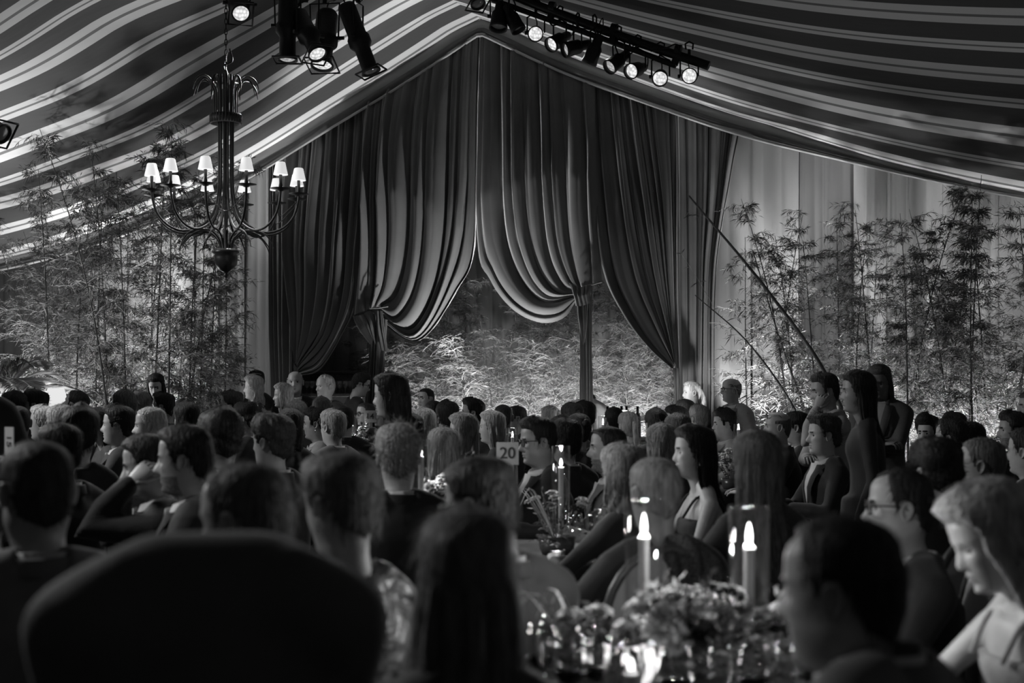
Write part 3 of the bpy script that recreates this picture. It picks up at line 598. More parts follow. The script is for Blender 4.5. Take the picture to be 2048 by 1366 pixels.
for k, pts in enumerate([[(1096, 42), (1104, 54), (1116, 52)], [(1256, 78), (1262, 100), (1282, 92), (1300, 100)], [(1228, 92), (1240, 120), (1256, 108)], [(1300, 106), (1330, 100), (1352, 92), (1360, 112)]]):
    b = MB(); tube(b, catmull([trpt(*q) - o0 + (0, -.06, 0) for q in pts], 16), .008, 5); obj('cable', b, METAL, tr)
PC = [(997, 52, (-.1, -.3, -1), lens_dim, 'dark unlit'), (1035, 56, (.5, -.2, -1), lens_dim, 'dark tilted'), (1071, 68, (-.05, -1, -.35), lens_on, 'brightly lit'), (1105, 88, (-.75, -.75, -.6), lens_on, 'lit, left-turned'),
      (1134, 99, (-1, -.45, -.35), lens_half, 'sideways-turned'), (1180, 122, (-.4, .25, -1), lens_dim, 'back-turned unlit'), (1222, 132, (-.8, -.6, -.7), lens_half, 'half-lit'),
      (1264, 142, (-.55, -.85, -.35), lens_on, 'lit round-faced'), (1320, 157, (-.15, -1, -.4), lens_on, 'lit low-hung'), (1379, 152, (-.1, -1, -.2), lens_on, 'lit')]
for k, (px, py, aim, lit, st) in enumerate(PC):
    par_can('par_can', px, py, TR - (px - 985) * .0012 - .1, aim, '%s black par can, number %d from the left on the right truss' % (st, k + 1), lit, R=.068 if k else .08, L=.25)
def ellipsoidal(px, py, Y, aim, label, lit, L=.55, R=.085, frame=True):
    c = at(px, py, Y); d = np.asarray(aim, float); d /= np.linalg.norm(d); M = rotM(d); t = thing('profile_spotlight', label, 'spotlight', tuple(c), 0, 'black spotlights hanging above the chandelier')
    b = MB(); lathe(b, [(0, -L), (R * .8, -L), (R * .92, -L * .96), (R * .95, -L * .55), (R * 1.15, -L * .50), (R * 1.15, -L * .40), (R * .8, -L * .33), (R * .8, -.03), (R * 1.0, 0), (R * 1.0, .01), (R * .85, .01), (R * .82, -.03)], 22, M=M); obj('housing', b, METAL, t)
    b = MB(); lathe(b, [(R * .84, -.01), (R * .5, .008), (0, .014)], 22, M=M); obj('lens', b, lit, t)
    if frame:
        b = MB(); x, y = M[:3, 0], M[:3, 1]; f = d * .005; s = R * 1.25
        tube(b, [f + (x + y) * s, f + (x - y) * s, f - (x + y) * s, f + (y - x) * s, f + (x + y) * s], .009, 5); obj('gel_frame', b, METAL, t)
    side = M[:3, 0] if abs(M[2, 0]) < abs(M[2, 1]) else M[:3, 1]; mid = -d * L * .5; up = np.array([0, 0, 1.0])
    b = MB(); tube(b, [mid + side * R * 1.2, mid + side * R * 1.3 + up * .3, mid - side * R * 1.3 + up * .3, mid - side * R * 1.2], .008, 6); obj('yoke', b, METAL, t)
    b = MB(); tube(b, [mid + up * .3, mid + up * .42], .02, 8); obj('clamp', b, METAL, t)
    b = MB(); tube(b, [mid + side * R, mid + side * (R + .07)], .016, 8); tube(b, [mid - side * R, mid - side * (R + .05)], .016, 8); obj('knob', b, METAL, t)
    b = MB(); tube(b, catmull([-d * L, -d * (L + .06) + up * .03, mid + up * .34 + side * .1, mid + up * .42], 12), .007, 5); obj('cable', b, METAL, t)
ellipsoidal(482, 27, 11.2, (.25, -.8, -.6), 'black spotlight with a round lit lens right above the chandelier chain', lens_on, L=.42, R=.075)
ellipsoidal(575, 119, 11.6, (0, -.05, -1), 'black profile spotlight hanging straight down, second from left above the chandelier', lens_half, L=.56, R=.085)
ellipsoidal(635, 108, 11.4, (.42, -.55, -.85), 'slanted black spotlight whose lit lens overlaps its neighbour', lens_on, L=.5, R=.08)
ellipsoidal(644, 130, 12.1, (-.05, -.35, -1), 'fat black spotlight with a tilted lit lens, lowest of the overhead group', lens_on, L=.52, R=.1)
ellipsoidal(742, 143, 12.0, (.38, -.1, -1), 'long black spotlight slanting right, apart from the overhead group', lens_dim, L=.62, R=.085)
ellipsoidal(585, -2, 11.9, (.2, -.8, -.2), 'dim black spotlight cut by the top edge above the straight hanging one', lens_dim, L=.4, R=.08, frame=False)
ellipsoidal(956, 8, 12.6, (.3, -.5, -.9), 'black spotlight at the top edge near the tent ridge', lens_dim, L=.4, R=.07)
ellipsoidal(4, 268, 10.2, (.7, -.3, -.5), 'black spotlight poking in at the left edge above the bamboo', lens_dim, L=.4, R=.08)
bp = at(600, -75, 11.8); bpipe = thing('lighting_pipe', 'black pipe above the picture that carries the overhead spotlights', 'pipe', tuple(bp))
b = MB(); tube(b, [(-.75, -.6, .0), (.7, .2, 0), (1.6, .6, 0)], .03, 12); obj('pipe', b, METAL, bpipe)
for x in (-.6, .2, 1.2):
    b = MB(); tube(b, [(x, -.58 + .53 * (x + .75), .02), (x, -.58 + .53 * (x + .75), 1.0)], .012, 6); obj('hanger', b, METAL, bpipe)

# ------------------------------------------------------------------ chandelier
iron = mat('dark_iron', .035, .5, .4, bump=(40, .15)); shade_m = mat('pleated_shade', .75, .8, emit=.62)
CY = 11.5; cc = at(452, 800, CY); zc = lambda py: CAM_H + (HOR - py) / FPX * CY; SC = CY / FPX
ch = thing('chandelier', 'black iron chandelier of curving arms with small white lamp shades', 'chandelier', (cc[0], cc[1], 0))
ring = lambda k, n, off=0: (math.cos(2 * PI * (k + off) / n), math.sin(2 * PI * (k + off) / n))
b = MB(); zz = zc(152)
for k in range(14):
    z0 = zz + k * .042; a = k * PI / 2; P = [(.011 * math.cos(x) * math.cos(a), .011 * math.cos(x) * math.sin(a), z0 + .027 * math.sin(x) + .02) for x in np.linspace(0, 2 * PI, 12, endpoint=False)]; tube(b, P, .0035, 5, closed=True)
tube(b, [(0, 0, zz + .58), (0, 0, zz + 1.3)], .004, 6)
tag(obj('chain', b, iron, ch), kind='stuff')
b = MB(); tube(b, catmull([(.03, 0, zz + .22), (.05, 0, zz + .12), (-.02, 0, zz + .08), (.02, 0, zz)], 20), .007, 6); obj('hook', b, iron, ch)
b = MB(); lathe(b, [(.118, zc(229)), (.125, zc(229)), (.13, zc(238)), (.125, zc(248)), (.118, zc(248)), (.118, zc(229))], 32)
for k in range(32): x, y = ring(k, 32); tube(b, [(x * .126, y * .126, zc(247)), (x * .126, y * .126, zc(230))], .006, 5)
obj('collar', b, iron, ch)
for k in range(12):                                           # tall stems: straight column, flaring out low into the arms
    x, y = ring(k, 12, .88); R = .595; q = []
    for rr, py in [(.058, 150), (.058, 240), (.056, 320), (.062, 385), (.10, 425), (.19, 452), (.33, 466), (.46, 458), (.55, 436), (.588, 408), (R, 391)]: q.append((x * rr, y * rr, zc(py)))
    b = MB(); tube(b, catmull(q, 44), .0095, 8); arm = obj('arm', b, iron, ch)
    zt = zc(391)
    b = MB(); lathe(b, [(0, -.012), (.018, -.012), (.03, -.004), (.078, .006), (.08, .010), (.03, .008), (.018, .014), (0, .014)], 18, axis_pt=(x * R, y * R, zt)); obj('drip_plate', b, iron, arm)
    b = MB(); lathe(b, [(0, .01), (.012, .01), (.016, .03), (.012, .05), (.013, .115), (0, .118)], 12, axis_pt=(x * R, y * R, zt)); obj('candle_sleeve', b, iron, arm)
    b = MB(); m = 40; a = np.linspace(0, 2 * PI, m, endpoint=False); pl = 1 + .018 * np.cos(a * 20)
    g = np.array([np.stack([x * R + rr * pl * np.cos(a), y * R + rr * pl * np.sin(a), np.full(m, zt + h)], -1) for rr, h in [(.057, .115), (.0555, .120), (.046, .163), (.037, .207), (.031, .214), (.029, .214), (.054, .118)]]); grid(b, g, True)
    obj('lamp_shade', b, shade_m, arm)
b = MB(); tube(b, [(0, 0, zc(150)), (0, 0, zc(500))], .016, 10); obj('centre_rod', b, iron, ch)
for k in range(12):                                           # palm leaf crown on top
    x, y = ring(k, 12, .4); L = .23 + .07 * (k % 2); q = [(x * r_, y * r_, zc(229) + h) for r_, h in [(.09, 0), (.09, .14), (.098, .20), (.098 + (L - .1) * .3, .275), (.098 + (L - .1) * .62, .285), (.098 + (L - .1) * .9, .235), (L, .16)]]
    b = MB(); n = 24; tube(b, catmull(q, n), np.interp(np.linspace(0, 1, n), [0, .5, .8, 1], [.010, .016, .014, .003]), 6, flat=.5); obj('crown_leaf', b, iron, ch)
for k in range(12):                                           # drooping leaves above the bowl
    x, y = ring(k, 12, .5); L = .25 + .07 * (k % 2); q = [(x * r_, y * r_, zc(500) + h) for r_, h in [(.05, 0), (.055, .06), (.09, .11), (.16, .15), (L, .13), (L + .08, .05), (L + .1, .0)]]
    b = MB(); tube(b, catmull(q, 24), np.interp(np.linspace(0, 1, 24), [0, .6, 1], [.008, .010, .003]), 6); obj('lower_leaf', b, iron, ch)
b = MB(); lathe(b, [(0, zc(498)), (.085, zc(498)), (.105, zc(502)), (.108, zc(506)), (.092, zc(509)), (.094, zc(516)), (.085, zc(530)), (.05, zc(541)), (.014, zc(545)), (.014, zc(548)), (.018, zc(551)), (.012, zc(555)), (0, zc(557))], 32); obj('bowl', b, mat('bronze_bowl', .05, .35, .6, noise=(8, .5)), ch)
for k in range(6):                                            # thin wire festoons between the arms
    x, y = ring(2 * k, 12, .88); x2, y2 = ring(2 * k + 1, 12, .88); b = MB(); tube(b, catmull([(x * .58, y * .58, zc(405)), ((x + x2) * .25, (y + y2) * .25, zc(438)), (x2 * .58, y2 * .58, zc(405))], 16), .0035, 5); obj('wire', b, iron, ch)
light('chandelier_glow', 'POINT', (cc[0], cc[1], zc(395)), None, 12, .5)

# ------------------------------------------------------------------ people
def head_rows(lod):
    n1, n2, n3 = {2: (6, 40, 9), 1: (5, 28, 7), 0: (4, 20, 6)}[lod]
    return np.concatenate([np.linspace(-.215, -.135, n1, endpoint=False), np.linspace(-.135, .06, n2, endpoint=False), .06 + .058 * np.sin(np.linspace(0, PI / 2, n3))])
def head_theta(lod):
    n = {2: 52, 1: 38, 0: 28}[lod]; u = np.linspace(-1, 1, n, endpoint=False)
    return PI * (np.sign(u) * (np.abs(u) * .72 + .28 * np.abs(u) ** 2.4))           # denser on the face
ZT = [-.215, -.17, -.15, -.135, -.125, -.118, -.108, -.09, -.07, -.05, -.02, 0, .03, .06]
HW = [.066, .058, .056, .056, .056, .057, .058, .061, .065, .069, .073, .076, .077, .074]
HF = [.030, .040, .045, .052, .066, .080, .088, .087, .088, .089, .089, .088, .093, .091]
HB = [.082, .074, .070, .069, .069, .070, .071, .075, .081, .088, .096, .100, .101, .095]
HP = [2, 2, 2, 2, 1.9, 1.8, 1.8, 1.9, 2.0, 2.15, 2.3, 2.35, 2.35, 2.2]
def head_surface(th, z, sp):
    """head and neck as one surface: th 0 faces +y; z from the neck base to the crown; sp: shape factors"""
    Z, T = np.meshgrid(z, th, indexing='ij'); k = np.clip((Z - .06) / .058, 0, 1); dome = np.sqrt(np.clip(1 - k ** 2, 0, 1))
    zz = np.minimum(Z, .06); W, F, B, p = (np.interp(zz, ZT, t) for t in (HW, HF, HB, HP))
    neck = smooth((-.105 - zz) / .03); W = W * (1 + (sp['neck'] - 1) * neck); B = B * (1 + (sp['neck'] - 1) * neck * .6); F = F * (1 + (sp['neck'] - 1) * neck)
    jaw = smooth((-.03 - zz) / .06) * (1 - neck); W = W * (1 + (sp['jaw'] - 1) * jaw)
    s, c = np.sin(T), np.cos(T)
    x = W * dome * np.sign(s) * np.abs(s) ** (2 / p); y = np.where(c > 0, F, B) * dome * np.sign(c) * np.abs(c) ** (2 / p)
    front = smooth(c * 1.6)
    g = lambda v, m, sg: np.exp(-((v - m) / sg) ** 2)
    nz_ = np.interp(Z, [-.052, -.046, -.041, -.036, -.029, -.022, -.01, .005, .02, .03], [0, .004, .016, .024, .027, .025, .018, .010, .004, 0]) * sp['nose']
    sg = np.interp(Z, [-.045, -.035, -.02, .0, .02], [.016, .0155, .012, .0095, .010])
    d = nz_ * np.exp(-(np.abs(x) / sg) ** 2.4)
    d += .006 * sp['lips'] * g(Z, -.0605, .0045) * np.exp(-(x / .021) ** 4) + .0065 * sp['lips'] * g(Z, -.0735, .005) * np.exp(-(x / .018) ** 4) - .003 * g(Z, -.0668, .0022) * np.exp(-(x / .023) ** 4)
    d += .008 * g(Z, -.105, .013) * g(x, 0, .022) - .004 * g(Z, -.088, .007) * g(x, 0, .02)
    ax = np.abs(x)
    d += -.011 * g(Z, .006, .0105) * g(ax, .031, .0145) + .005 * sp['brow'] * g(Z, .025, .008) * g(ax, .026, .022) + .004 * g(Z, -.022, .016) * g(ax, .046, .016)
    d += -.004 * g(Z, -.055, .02) * g(ax, .040, .012) * sp['age'] + sp['cheek'] * .006 * g(Z, -.05, .03) * g(ax, .05, .022)
    y = y + d * front
    x = x + np.sign(x) * sp['cheek'] * .004 * g(Z, -.06, .03) * (1 - neck)
    y = y + np.interp(zz, [-.215, -.13, -.09], [-.022, -.012, 0])                    # the neck leans back to the spine
    return np.stack([x, y, Z], -1)
def ear(mb, side, sp, mi=0):
    n = 14; a = np.linspace(0, 2 * PI, n, endpoint=False); rows = []
    for r, o in [(1.0, .001), (1.06, .010), (.98, .018), (.78, .014), (.55, .008), (.2, .006)]:
        ez = .030 * np.sin(a) * r * (1 + .12 * np.sin(a)); ey = .0175 * np.cos(a) * r * (1 + .25 * np.sin(a))
        rows.append(np.stack([np.full(n, side * (.073 + o)) + side * .10 * (-ey), -.008 + ey - .12 * ez - .0 * a, -.006 + ez], -1))
    P = np.array(rows); P[..., 1] -= .0; grid(mb, P, True, mi, flip=side < 0); fan(mb, P[-1], side < 0, mi)
def eyes(mb, mi_white, mi_iris, mi_skin):
    n, m = 10, 9
    for sd in (-1, 1):
        th = np.linspace(0, PI, m); a = np.linspace(0, 2 * PI, n, endpoint=False)
        P = np.stack([np.sin(th)[:, None] * np.cos(a), np.repeat(np.cos(th)[:, None], n, 1), np.sin(th)[:, None] * np.sin(a)], -1) * .0128 + np.array([sd * .0312, .0688, .0058])
        q = gridq(m, n, True); row = np.arange(len(q)) // n; c = (np.arange(len(q)) % n + .5) / n * 2 * PI
        up = np.sin(th[np.clip(row, 0, m - 1)]) * np.sin(c)
        mi = np.where(row < 2, mi_iris, mi_white); mi = np.where((up > .36) | (up < -.62), mi_skin, mi)
        mb.add(P.reshape(-1, 3), q, mi=mi)
# hairlines: (angle from the face, lowest z covered)
HL = {'short': ([0, 25, 48, 62, 74, 80, 88, 100, 112, 125, 180], [.083, .084, .080, .062, .02, -.012, .028, .026, -.02, -.055, -.085]),
      'receding': ([0, 22, 40, 60, 74, 80, 88, 100, 112, 125, 180], [.094, .104, .112, .085, .028, -.008, .028, .026, -.02, -.055, -.085]),
      'rim': ([0, 60, 72, 80, 88, 100, 112, 125, 180], [.2, .2, .2, .0, .026, .026, -.02, -.055, -.085]),
      'full': ([0, 20, 45, 60, 75, 85, 95, 110, 180], [.080, .082, .076, .056, .0, -.04, -.06, -.08, -.10])}
STY = {  # hairline, thickness, extra on top, extra at front, noise amount, noise frequency, strands, strand length, top cap (rim styles)
    'crew': ('short', .006, .003, .0, .0015, 60, 1.0, .012), 'short': ('short', .011, .010, .004, .004, 38, 1.0, .03), 'side': ('short', .012, .014, .012, .004, 30, 1.0, .045),
    'quiff': ('short', .011, .018, .014, .006, 30, 1.1, .04), 'curly': ('short', .020, .016, .010, .011, 55, 1.4, .018), 'thin': ('receding', .008, .004, .0, .003, 40, 1.3, .03),
    'bald': ('rim', .007, .0, .0, .002, 50, .5, .02), 'shaved': ('short', .002, .0, .0, .0006, 60, .0, .01), 'fluffy': ('receding', .017, .012, .004, .008, 40, 1.6, .028),
    'bob': ('full', .020, .014, .006, .005, 26, 1.0, .07), 'updo': ('full', .014, .026, .010, .007, 30, .9, .05), 'pulled': ('full', .009, .010, .006, .003, 40, .7, .04),
    'long': ('full', .015, .010, .006, .003, 26, .9, .07), 'wavy': ('full', .018, .016, .010, .006, 26, 1.0, .07), 'pouf': ('short', .016, .034, .024, .007, 28, 1.0, .05)}
def hair_offset(th, z, style, seed, P):
    hl, tk, tp, fr, na, nf, sn, sl = STY[style]; a = np.degrees(np.abs(th)); zl = np.interp(a, *HL[hl]); Z = np.repeat(z[:, None], len(th), 1)
    m = smooth((Z - zl[None]) / .016 + .35)
    if hl == 'rim': m = m * (1 - smooth((Z - .045 - .018 * smooth((a[None] - 120) / 50)) / .02))
    t = tk + tp * smooth((Z - .02) / .09) + fr * smooth((Z - .05) / .05) * smooth((75 - a[None]) / 60)
    t = t + na * Noise(seed, nf)(P.reshape(-1, 3)).reshape(Z.shape)
    return m * t - .008 * (1 - m), m
def hair_mesh(mb, th, z, P, style, seed, lod, dark=0):
    off, m = hair_offset(th, z, style, seed, P)
    c = np.array([0, -.006, .0]); rad = P - c; rad[..., 2] = np.where(P[..., 2] > .03, (P[..., 2] - .03) * 1.1, 0); N = rad / (np.linalg.norm(rad, axis=-1, keepdims=True) + 1e-9)
    N[..., 2] = np.where(P[..., 2] > .1, np.maximum(N[..., 2], .6), N[..., 2])
    Hs = P + N * off[..., None]; k = np.searchsorted(z, -.125); grid(mb, Hs[k:], True)
    # loose strands over the cap
    hl, tk, tp, fr, na, nf, sn, sl = STY[style]; n = int({2: 900, 1: 360, 0: 150}[lod] * sn)
    if n:
        r = np.random.default_rng(seed + 9); cand = np.argwhere(m > .75); pick = cand[r.integers(0, len(cand), n)]
        p0 = Hs[pick[:, 0], pick[:, 1]]; nn = N[pick[:, 0], pick[:, 1]]; top_ = np.array([0, -.03, .11])
        flow = p0 - top_; flow -= nn * (flow * nn).sum(-1, keepdims=True); flow /= np.linalg.norm(flow, axis=-1, keepdims=True) + 1e-6
        fz = np.abs(th[pick[:, 1]]) < (1.5 if hl == 'full' else 1.1)
        flow = np.where(fz[:, None], np.array([0, -1., .05]) + .25 * flow, flow)
        if style in ('quiff', 'pouf', 'pulled', 'updo'): flow = np.where((p0[:, 1] > -.02)[:, None], np.array([0, -1., .1]), flow)
        if style in ('curly', 'fluffy'): flow = flow * .5 + r.normal(size=flow.shape) * .7
        flow = flow + r.normal(size=flow.shape) * .22; L = sl * r.uniform(.5, 1.2, n); w_ = {2: .0011, 1: .0015, 0: .0024}[lod]
        sd = np.cross(flow, nn); sd /= np.linalg.norm(sd, axis=-1, keepdims=True) + 1e-6; lift = r.uniform(.0, .004, n)
        pts = []
        for s in (0, .45, 1.0):
            q = p0 + flow * (L * s)[:, None] + nn * ((lift + .0015) * (1 if s < .9 else .6) - .5 * (L * s) ** 2 / .10)[:, None]; pts.append(np.stack([q - sd * w_ * (1 - .7 * s), q + sd * w_ * (1 - .7 * s)], 1))
        V = np.stack(pts, 1).reshape(-1, 3); b = np.arange(n)[:, None] * 6
        mb.add(V, np.concatenate([b + [0, 1, 3, 2], b + [2, 3, 5, 4]]))
def long_hair(mb, L, seed, lod, wave=0.0, wid=1.0, back=.03, front=118):
    """a fall of hair behind the head and shoulders: closed crescent section, from the crown down to L below the eyes"""
    r = np.random.default_rng(seed); nr = {2: 46, 1: 32, 0: 22}[lod]; na = {2: 56, 1: 40, 0: 26}[lod]
    z = np.linspace(.07, -L, nr); al = np.radians(np.linspace(-front, front, na)); ph = r.uniform(0, 6, 4); Z, A = np.meshgrid(z, al, indexing='ij')
    w_ = np.interp(Z, [-L, -.35 - .1 * (L > .5), -.16, -.05, .03, .07], [.095 * wid, .118 * wid, .102 * wid, .098, .092, .066]); dd = np.interp(Z, [-L, -.3, -.12, 0, .07], [.06, .075, .10, .118, .085])
    yc = np.interp(Z, [-L, -.3, -.15, 0], [-.07 - back, -.05 - back, -.015, 0])
    lock = .005 * np.sin(A * 13 + ph[0] + wave * 3 * np.sin(Z * 24)) + .003 * np.sin(A * 31 + ph[1] + 4 * Z) + .0035 * np.sin(A * 57 + ph[2])
    lock = lock * np.clip((.05 - Z) / .1, 0, 1) + wave * .014 * np.sin(Z * 38 + A * 2.2 + ph[3]) * np.clip((-Z) / .15, 0, 1)
    jag = (.02 * np.sin(A * 9 + ph[1]) + .012 * np.sin(A * 23)) * smooth((-Z - L * .7) / (L * .3)); Z2 = Z + jag
    X = (w_ + lock) * np.sin(A); Y = yc - (dd + lock) * np.cos(A)
    O = np.stack([X, Y, Z2], -1); I = np.stack([X * .72, np.minimum(yc - (dd - .035) * np.cos(A) * .8, .03) , Z2 - .0], -1)[:, ::-1]
    ring = np.concatenate([O, I], 1); grid(mb, ring, True, flip=True); fan(mb, ring[-1]); fan(mb, ring[0], True)
    n = {2: 500, 1: 260, 0: 90}[lod]; j = r.integers(0, na, n); i0 = r.integers(nr // 4, nr - 6, n); w2 = {2: .0011, 1: .0016, 0: .0026}[lod]; V = []
    for s in range(4):
        ii = np.minimum(i0 + s * max(1, nr // 14), nr - 1); p = O[ii, j] * np.array([1.0, 1.0, 1]) + np.stack([np.sin(al[j]), -np.cos(al[j]), 0 * al[j]], -1) * (.002 + .005 * r.uniform(0, 1, n) * s / 3)[:, None]
        t = np.stack([np.cos(al[j]), np.sin(al[j]), 0 * al[j]], -1) * w2; V.append(np.stack([p - t, p + t], 1))
    V = np.stack(V, 1).reshape(-1, 3); b = np.arange(n)[:, None] * 8; mb.add(V, np.concatenate([b + [0, 1, 3, 2], b + [2, 3, 5, 4], b + [4, 5, 7, 6]]))
def hand(mb, wrist, dirn, palm, side, curl=.5, mi=0, sc=1.0, spread=.10, sides=6):
    """palm, four unequal fingers bent at the knuckles, thumb from the side near the wrist; palm: the way the palm faces"""
    d = np.asarray(dirn, float); d = d / np.linalg.norm(d); p = np.asarray(palm, float); p = p - d * (p @ d); p /= np.linalg.norm(p); x = np.cross(d, p) * side
    o = np.asarray(wrist, float); rows = []
    a = np.linspace(0, 2 * PI, 10, endpoint=False)
    for t, hw, th in [(-.02, .026, .019), (.0, .027, .018), (.03, .036, .016), (.06, .041, .014), (.088, .040, .012), (.096, .034, .008)]:
        rows.append(o + sc * (d * t + hw * np.cos(a)[:, None] * x + th * np.sin(a)[:, None] * p))
    grid(mb, np.array(rows), True, mi); fan(mb, rows[-1], False, mi)
    for k, (lx, L) in enumerate([(.030, .070), (.010, .080), (-.010, .074), (-.029, .058)]):
        b0 = o + sc * (d * .078 + x * lx); c = curl * (1 + .12 * k); f = d + x * (lx / .03 * spread); f /= np.linalg.norm(f); pts = [b0]; an = c * .5
        for q, fr in enumerate((.42, .32, .26)):
            pts.append(pts[-1] + sc * L * fr * (f * math.cos(an) + p * math.sin(an))); an += c * (1.0, .8, .6)[q]
        P = np.array(pts); capsule(mb, P, [.0092 * sc, .0086 * sc, .0078 * sc, .0062 * sc], sides, mi)
    t0 = o + sc * (d * .022 + x * .024); f = d * .72 + x * .62 + p * .32; f /= np.linalg.norm(f); f2 = d * .92 + x * .18 + p * (.3 + .3 * curl); f2 /= np.linalg.norm(f2)
    capsule(mb, np.array([t0, t0 + f * .034 * sc, t0 + f * .034 * sc + f2 * .03 * sc, t0 + f * .034 * sc + f2 * .055 * sc]), [.014 * sc, .0115 * sc, .0105 * sc, .0075 * sc], sides, mi)
def ik(S, W, a, b, pole):
    S = np.asarray(S, float); W = np.asarray(W, float); v = W - S; L = np.linalg.norm(v); u = v / L; L2 = min(L, (a + b) * .995)
    W2 = S + u * L2; x = (a * a - b * b + L2 * L2) / (2 * L2); h = math.sqrt(max(a * a - x * x, 1e-6)); p = np.asarray(pole, float); p = p - u * (p @ u); p /= np.linalg.norm(p)
    return S + u * x + p * h, W2
QUEUE = []
def remesh_obj(name, mb, m, parent, vox, it=4):
    o = obj(name, mb, m, parent); r = o.modifiers.new('fuse', 'REMESH'); r.mode = 'VOXEL'; r.voxel_size = vox; r.use_smooth_shade = True
    s = o.modifiers.new('smooth', 'SMOOTH'); s.iterations = it; s.factor = .5; QUEUE.append(o); return o
def flush():
    dg = bpy.context.evaluated_depsgraph_get(); dg.update()
    new = [(o, bpy.data.meshes.new_from_object(o.evaluated_get(dg), depsgraph=dg)) for o in QUEUE]
    for o, me in new:
        o.modifiers.clear(); old = o.data; me.name = old.name; o.data = me; bpy.data.meshes.remove(old)
    QUEUE.clear()
JOINS = []
def person(px, py, Y, face, style, hc, sex, out, oc, label, hy=0, pitch=0, roll=0, stand=False, lean=.0, skinv=None, opts='', arms=None, L=None, sc=None, shirt=None, hunch=None, shrug=0.0, seed=None, group=None, size=1.0):
    """px, py: the photograph's pixel of the eyes' height at the middle of the head; Y: distance; face: degrees the body faces, 0 = away from the camera, -90 = left;
    hy: extra turn of the head; out: suit, shirt, dress, gown; oc: its grey; opts: words"""
    global PN
    PN = globals().get('PN', 0) + 1; seed = seed or 1000 + PN * 13; r = np.random.default_rng(seed); opts = opts.split()
    pxm = FPX / Y; lod = 2 if pxm > 290 else 1
    if Y < 3.0: lod = 2
    male = sex == 'm'; k = (1.0 if male else .95) * size
    sp = dict(neck=(1.0 if male else .84) * (1.12 if 'heavy' in opts else 1), jaw=(1.04 if male else .93) * (1.08 if 'heavy' in opts else 1), nose=r.uniform(.9, 1.2) if male else r.uniform(.75, .95), lips=.8 if male else 1.25, brow=1.1 if male else .4, age=1.3 if 'old' in opts else .4, cheek=1.0 if 'heavy' in opts else .25)
    sk = skinv if skinv is not None else (.36 if male else .42)
    H = at(px, py, Y); hz = H[2]
    root = thing('person', label, 'person', (H[0], H[1], 0), -math.radians(face), group or ('standing people' if stand else 'seated dinner guests'))
    # ---- head
    th = head_theta(lod); z = head_rows(lod); P = head_surface(th, z, sp); Rh = Rz(-math.radians(hy)) @ Ry(math.radians(roll)) @ Rx(math.radians(pitch)); piv = np.array([0, -.03, -.11])
    wgt = smooth((z + .215) / .085)[:, None, None]
    shift = (np.array(hunch) - np.array([0, -.035, -.212])) * k if hunch else np.zeros(3)
    def turn(Q, w=1.0):
        Q = Q * k; rot = (Q - piv * k) @ Rh.T + piv * k; return rot * w + Q * (1 - w) + np.array([0, 0, hz]) + (1 - w) * shift
    SKN, HRM = skin(sk), hairm(hc); mats = [SKN, mat('eye_white', .42, .25), mat('eye_iris', .012, .12, spec=.8), mat('lip_%d' % round(sk * 50), sk * .62, .45), HRM, mat('stubble_%d' % round(sk * 50), sk * .5, .6, noise=(90, .35))]
    Pn = P.copy()
    if out != 'dress': fz_ = 1 - .28 * smooth((-.155 - P[..., 2]) / .05); Pn[..., 0] *= fz_; Pn[..., 1] = -.02 + (P[..., 1] + .02) * fz_
    body = MB(); Ph = turn(Pn, wgt); nt = len(th); q = gridq(len(z), nt, True); cz = np.repeat((z[:-1] + z[1:]) / 2, nt); ct = np.tile(th, len(z) - 1); cx = P[:-1].reshape(-1, 3)[:, 0]; fr = np.cos(ct) > .55
    mi = np.where(fr & (cz > -.080) & (cz < -.055) & (np.abs(cx) < .022), 3, 0)
    mi = np.where(fr & (cz > .021) & (cz < .030) & (np.abs(cx) > .012) & (np.abs(cx) < .047), 4, mi)
    if 'beard' in opts: mi = np.where((np.abs(ct) < 1.45) & (cz < -.05) & (cz > -.125) & (mi == 0), 5, mi)
    body.add(Ph.reshape(-1, 3), q, mi=mi)
    eb = MB()
    for s in (-1, 1): ear(eb, s, sp)
    eyes(eb, 1, 2, 0); 
    for i in range(len(eb.v)): eb.v[i] = turn(eb.v[i])
    body.join(eb)
    # ---- skeleton
    off = np.array(hunch if hunch else (0, -.035, -.212)) * k; S = np.array([0, 0, hz]) + off; sw = (.185 if male else .158) * k * (1.08 if 'heavy' in opts else 1)
    hipz = .93 * k if stand else .53; hipz = min(hipz, S[2] - .40)
    Pv = np.array([0, S[1] - .02 - lean, hipz]); chest = .5 * (S + Pv)
    fat = 1.22 if 'heavy' in opts else 1.0; W0 = (1.0 if male else .88) * k * (1.05 if 'heavy' in opts else 1)
    def torso(mb, inf=0.0, lo=0.0, hi=1.0, ns=20, bust=0.0):
        a = np.linspace(0, 2 * PI, ns, endpoint=False); rows = []
        for t in np.linspace(lo, hi, 11):
            c = Pv * (1 - t) + S * t; w_ = np.interp(t, [0, .25, .5, .78, .92, 1.0], [.180, .160, .165, .182, .165, .10]) * W0 + inf; d = np.interp(t, [0, .25, .5, .78, .92, 1.0], [.125, .112, .115, .122, .095, .07]) * W0 + inf
            fy = d * (1 + (fat - 1) * math.exp(-((t - .3) / .3) ** 2) * 1.6 + bust * math.exp(-((t - .70) / .13) ** 2))
            x = w_ * np.sign(np.cos(a)) * np.abs(np.cos(a)) ** .85; y = np.where(np.sin(a) > 0, fy, d) * np.sin(a); rows.append(np.stack([x, y, 0 * a], -1) + c + np.array([0, .012 * math.sin(PI * t) * -1, 0]))
        grid(mb, np.array(rows), True); fan(mb, rows[0], True); fan(mb, rows[-1]); return rows
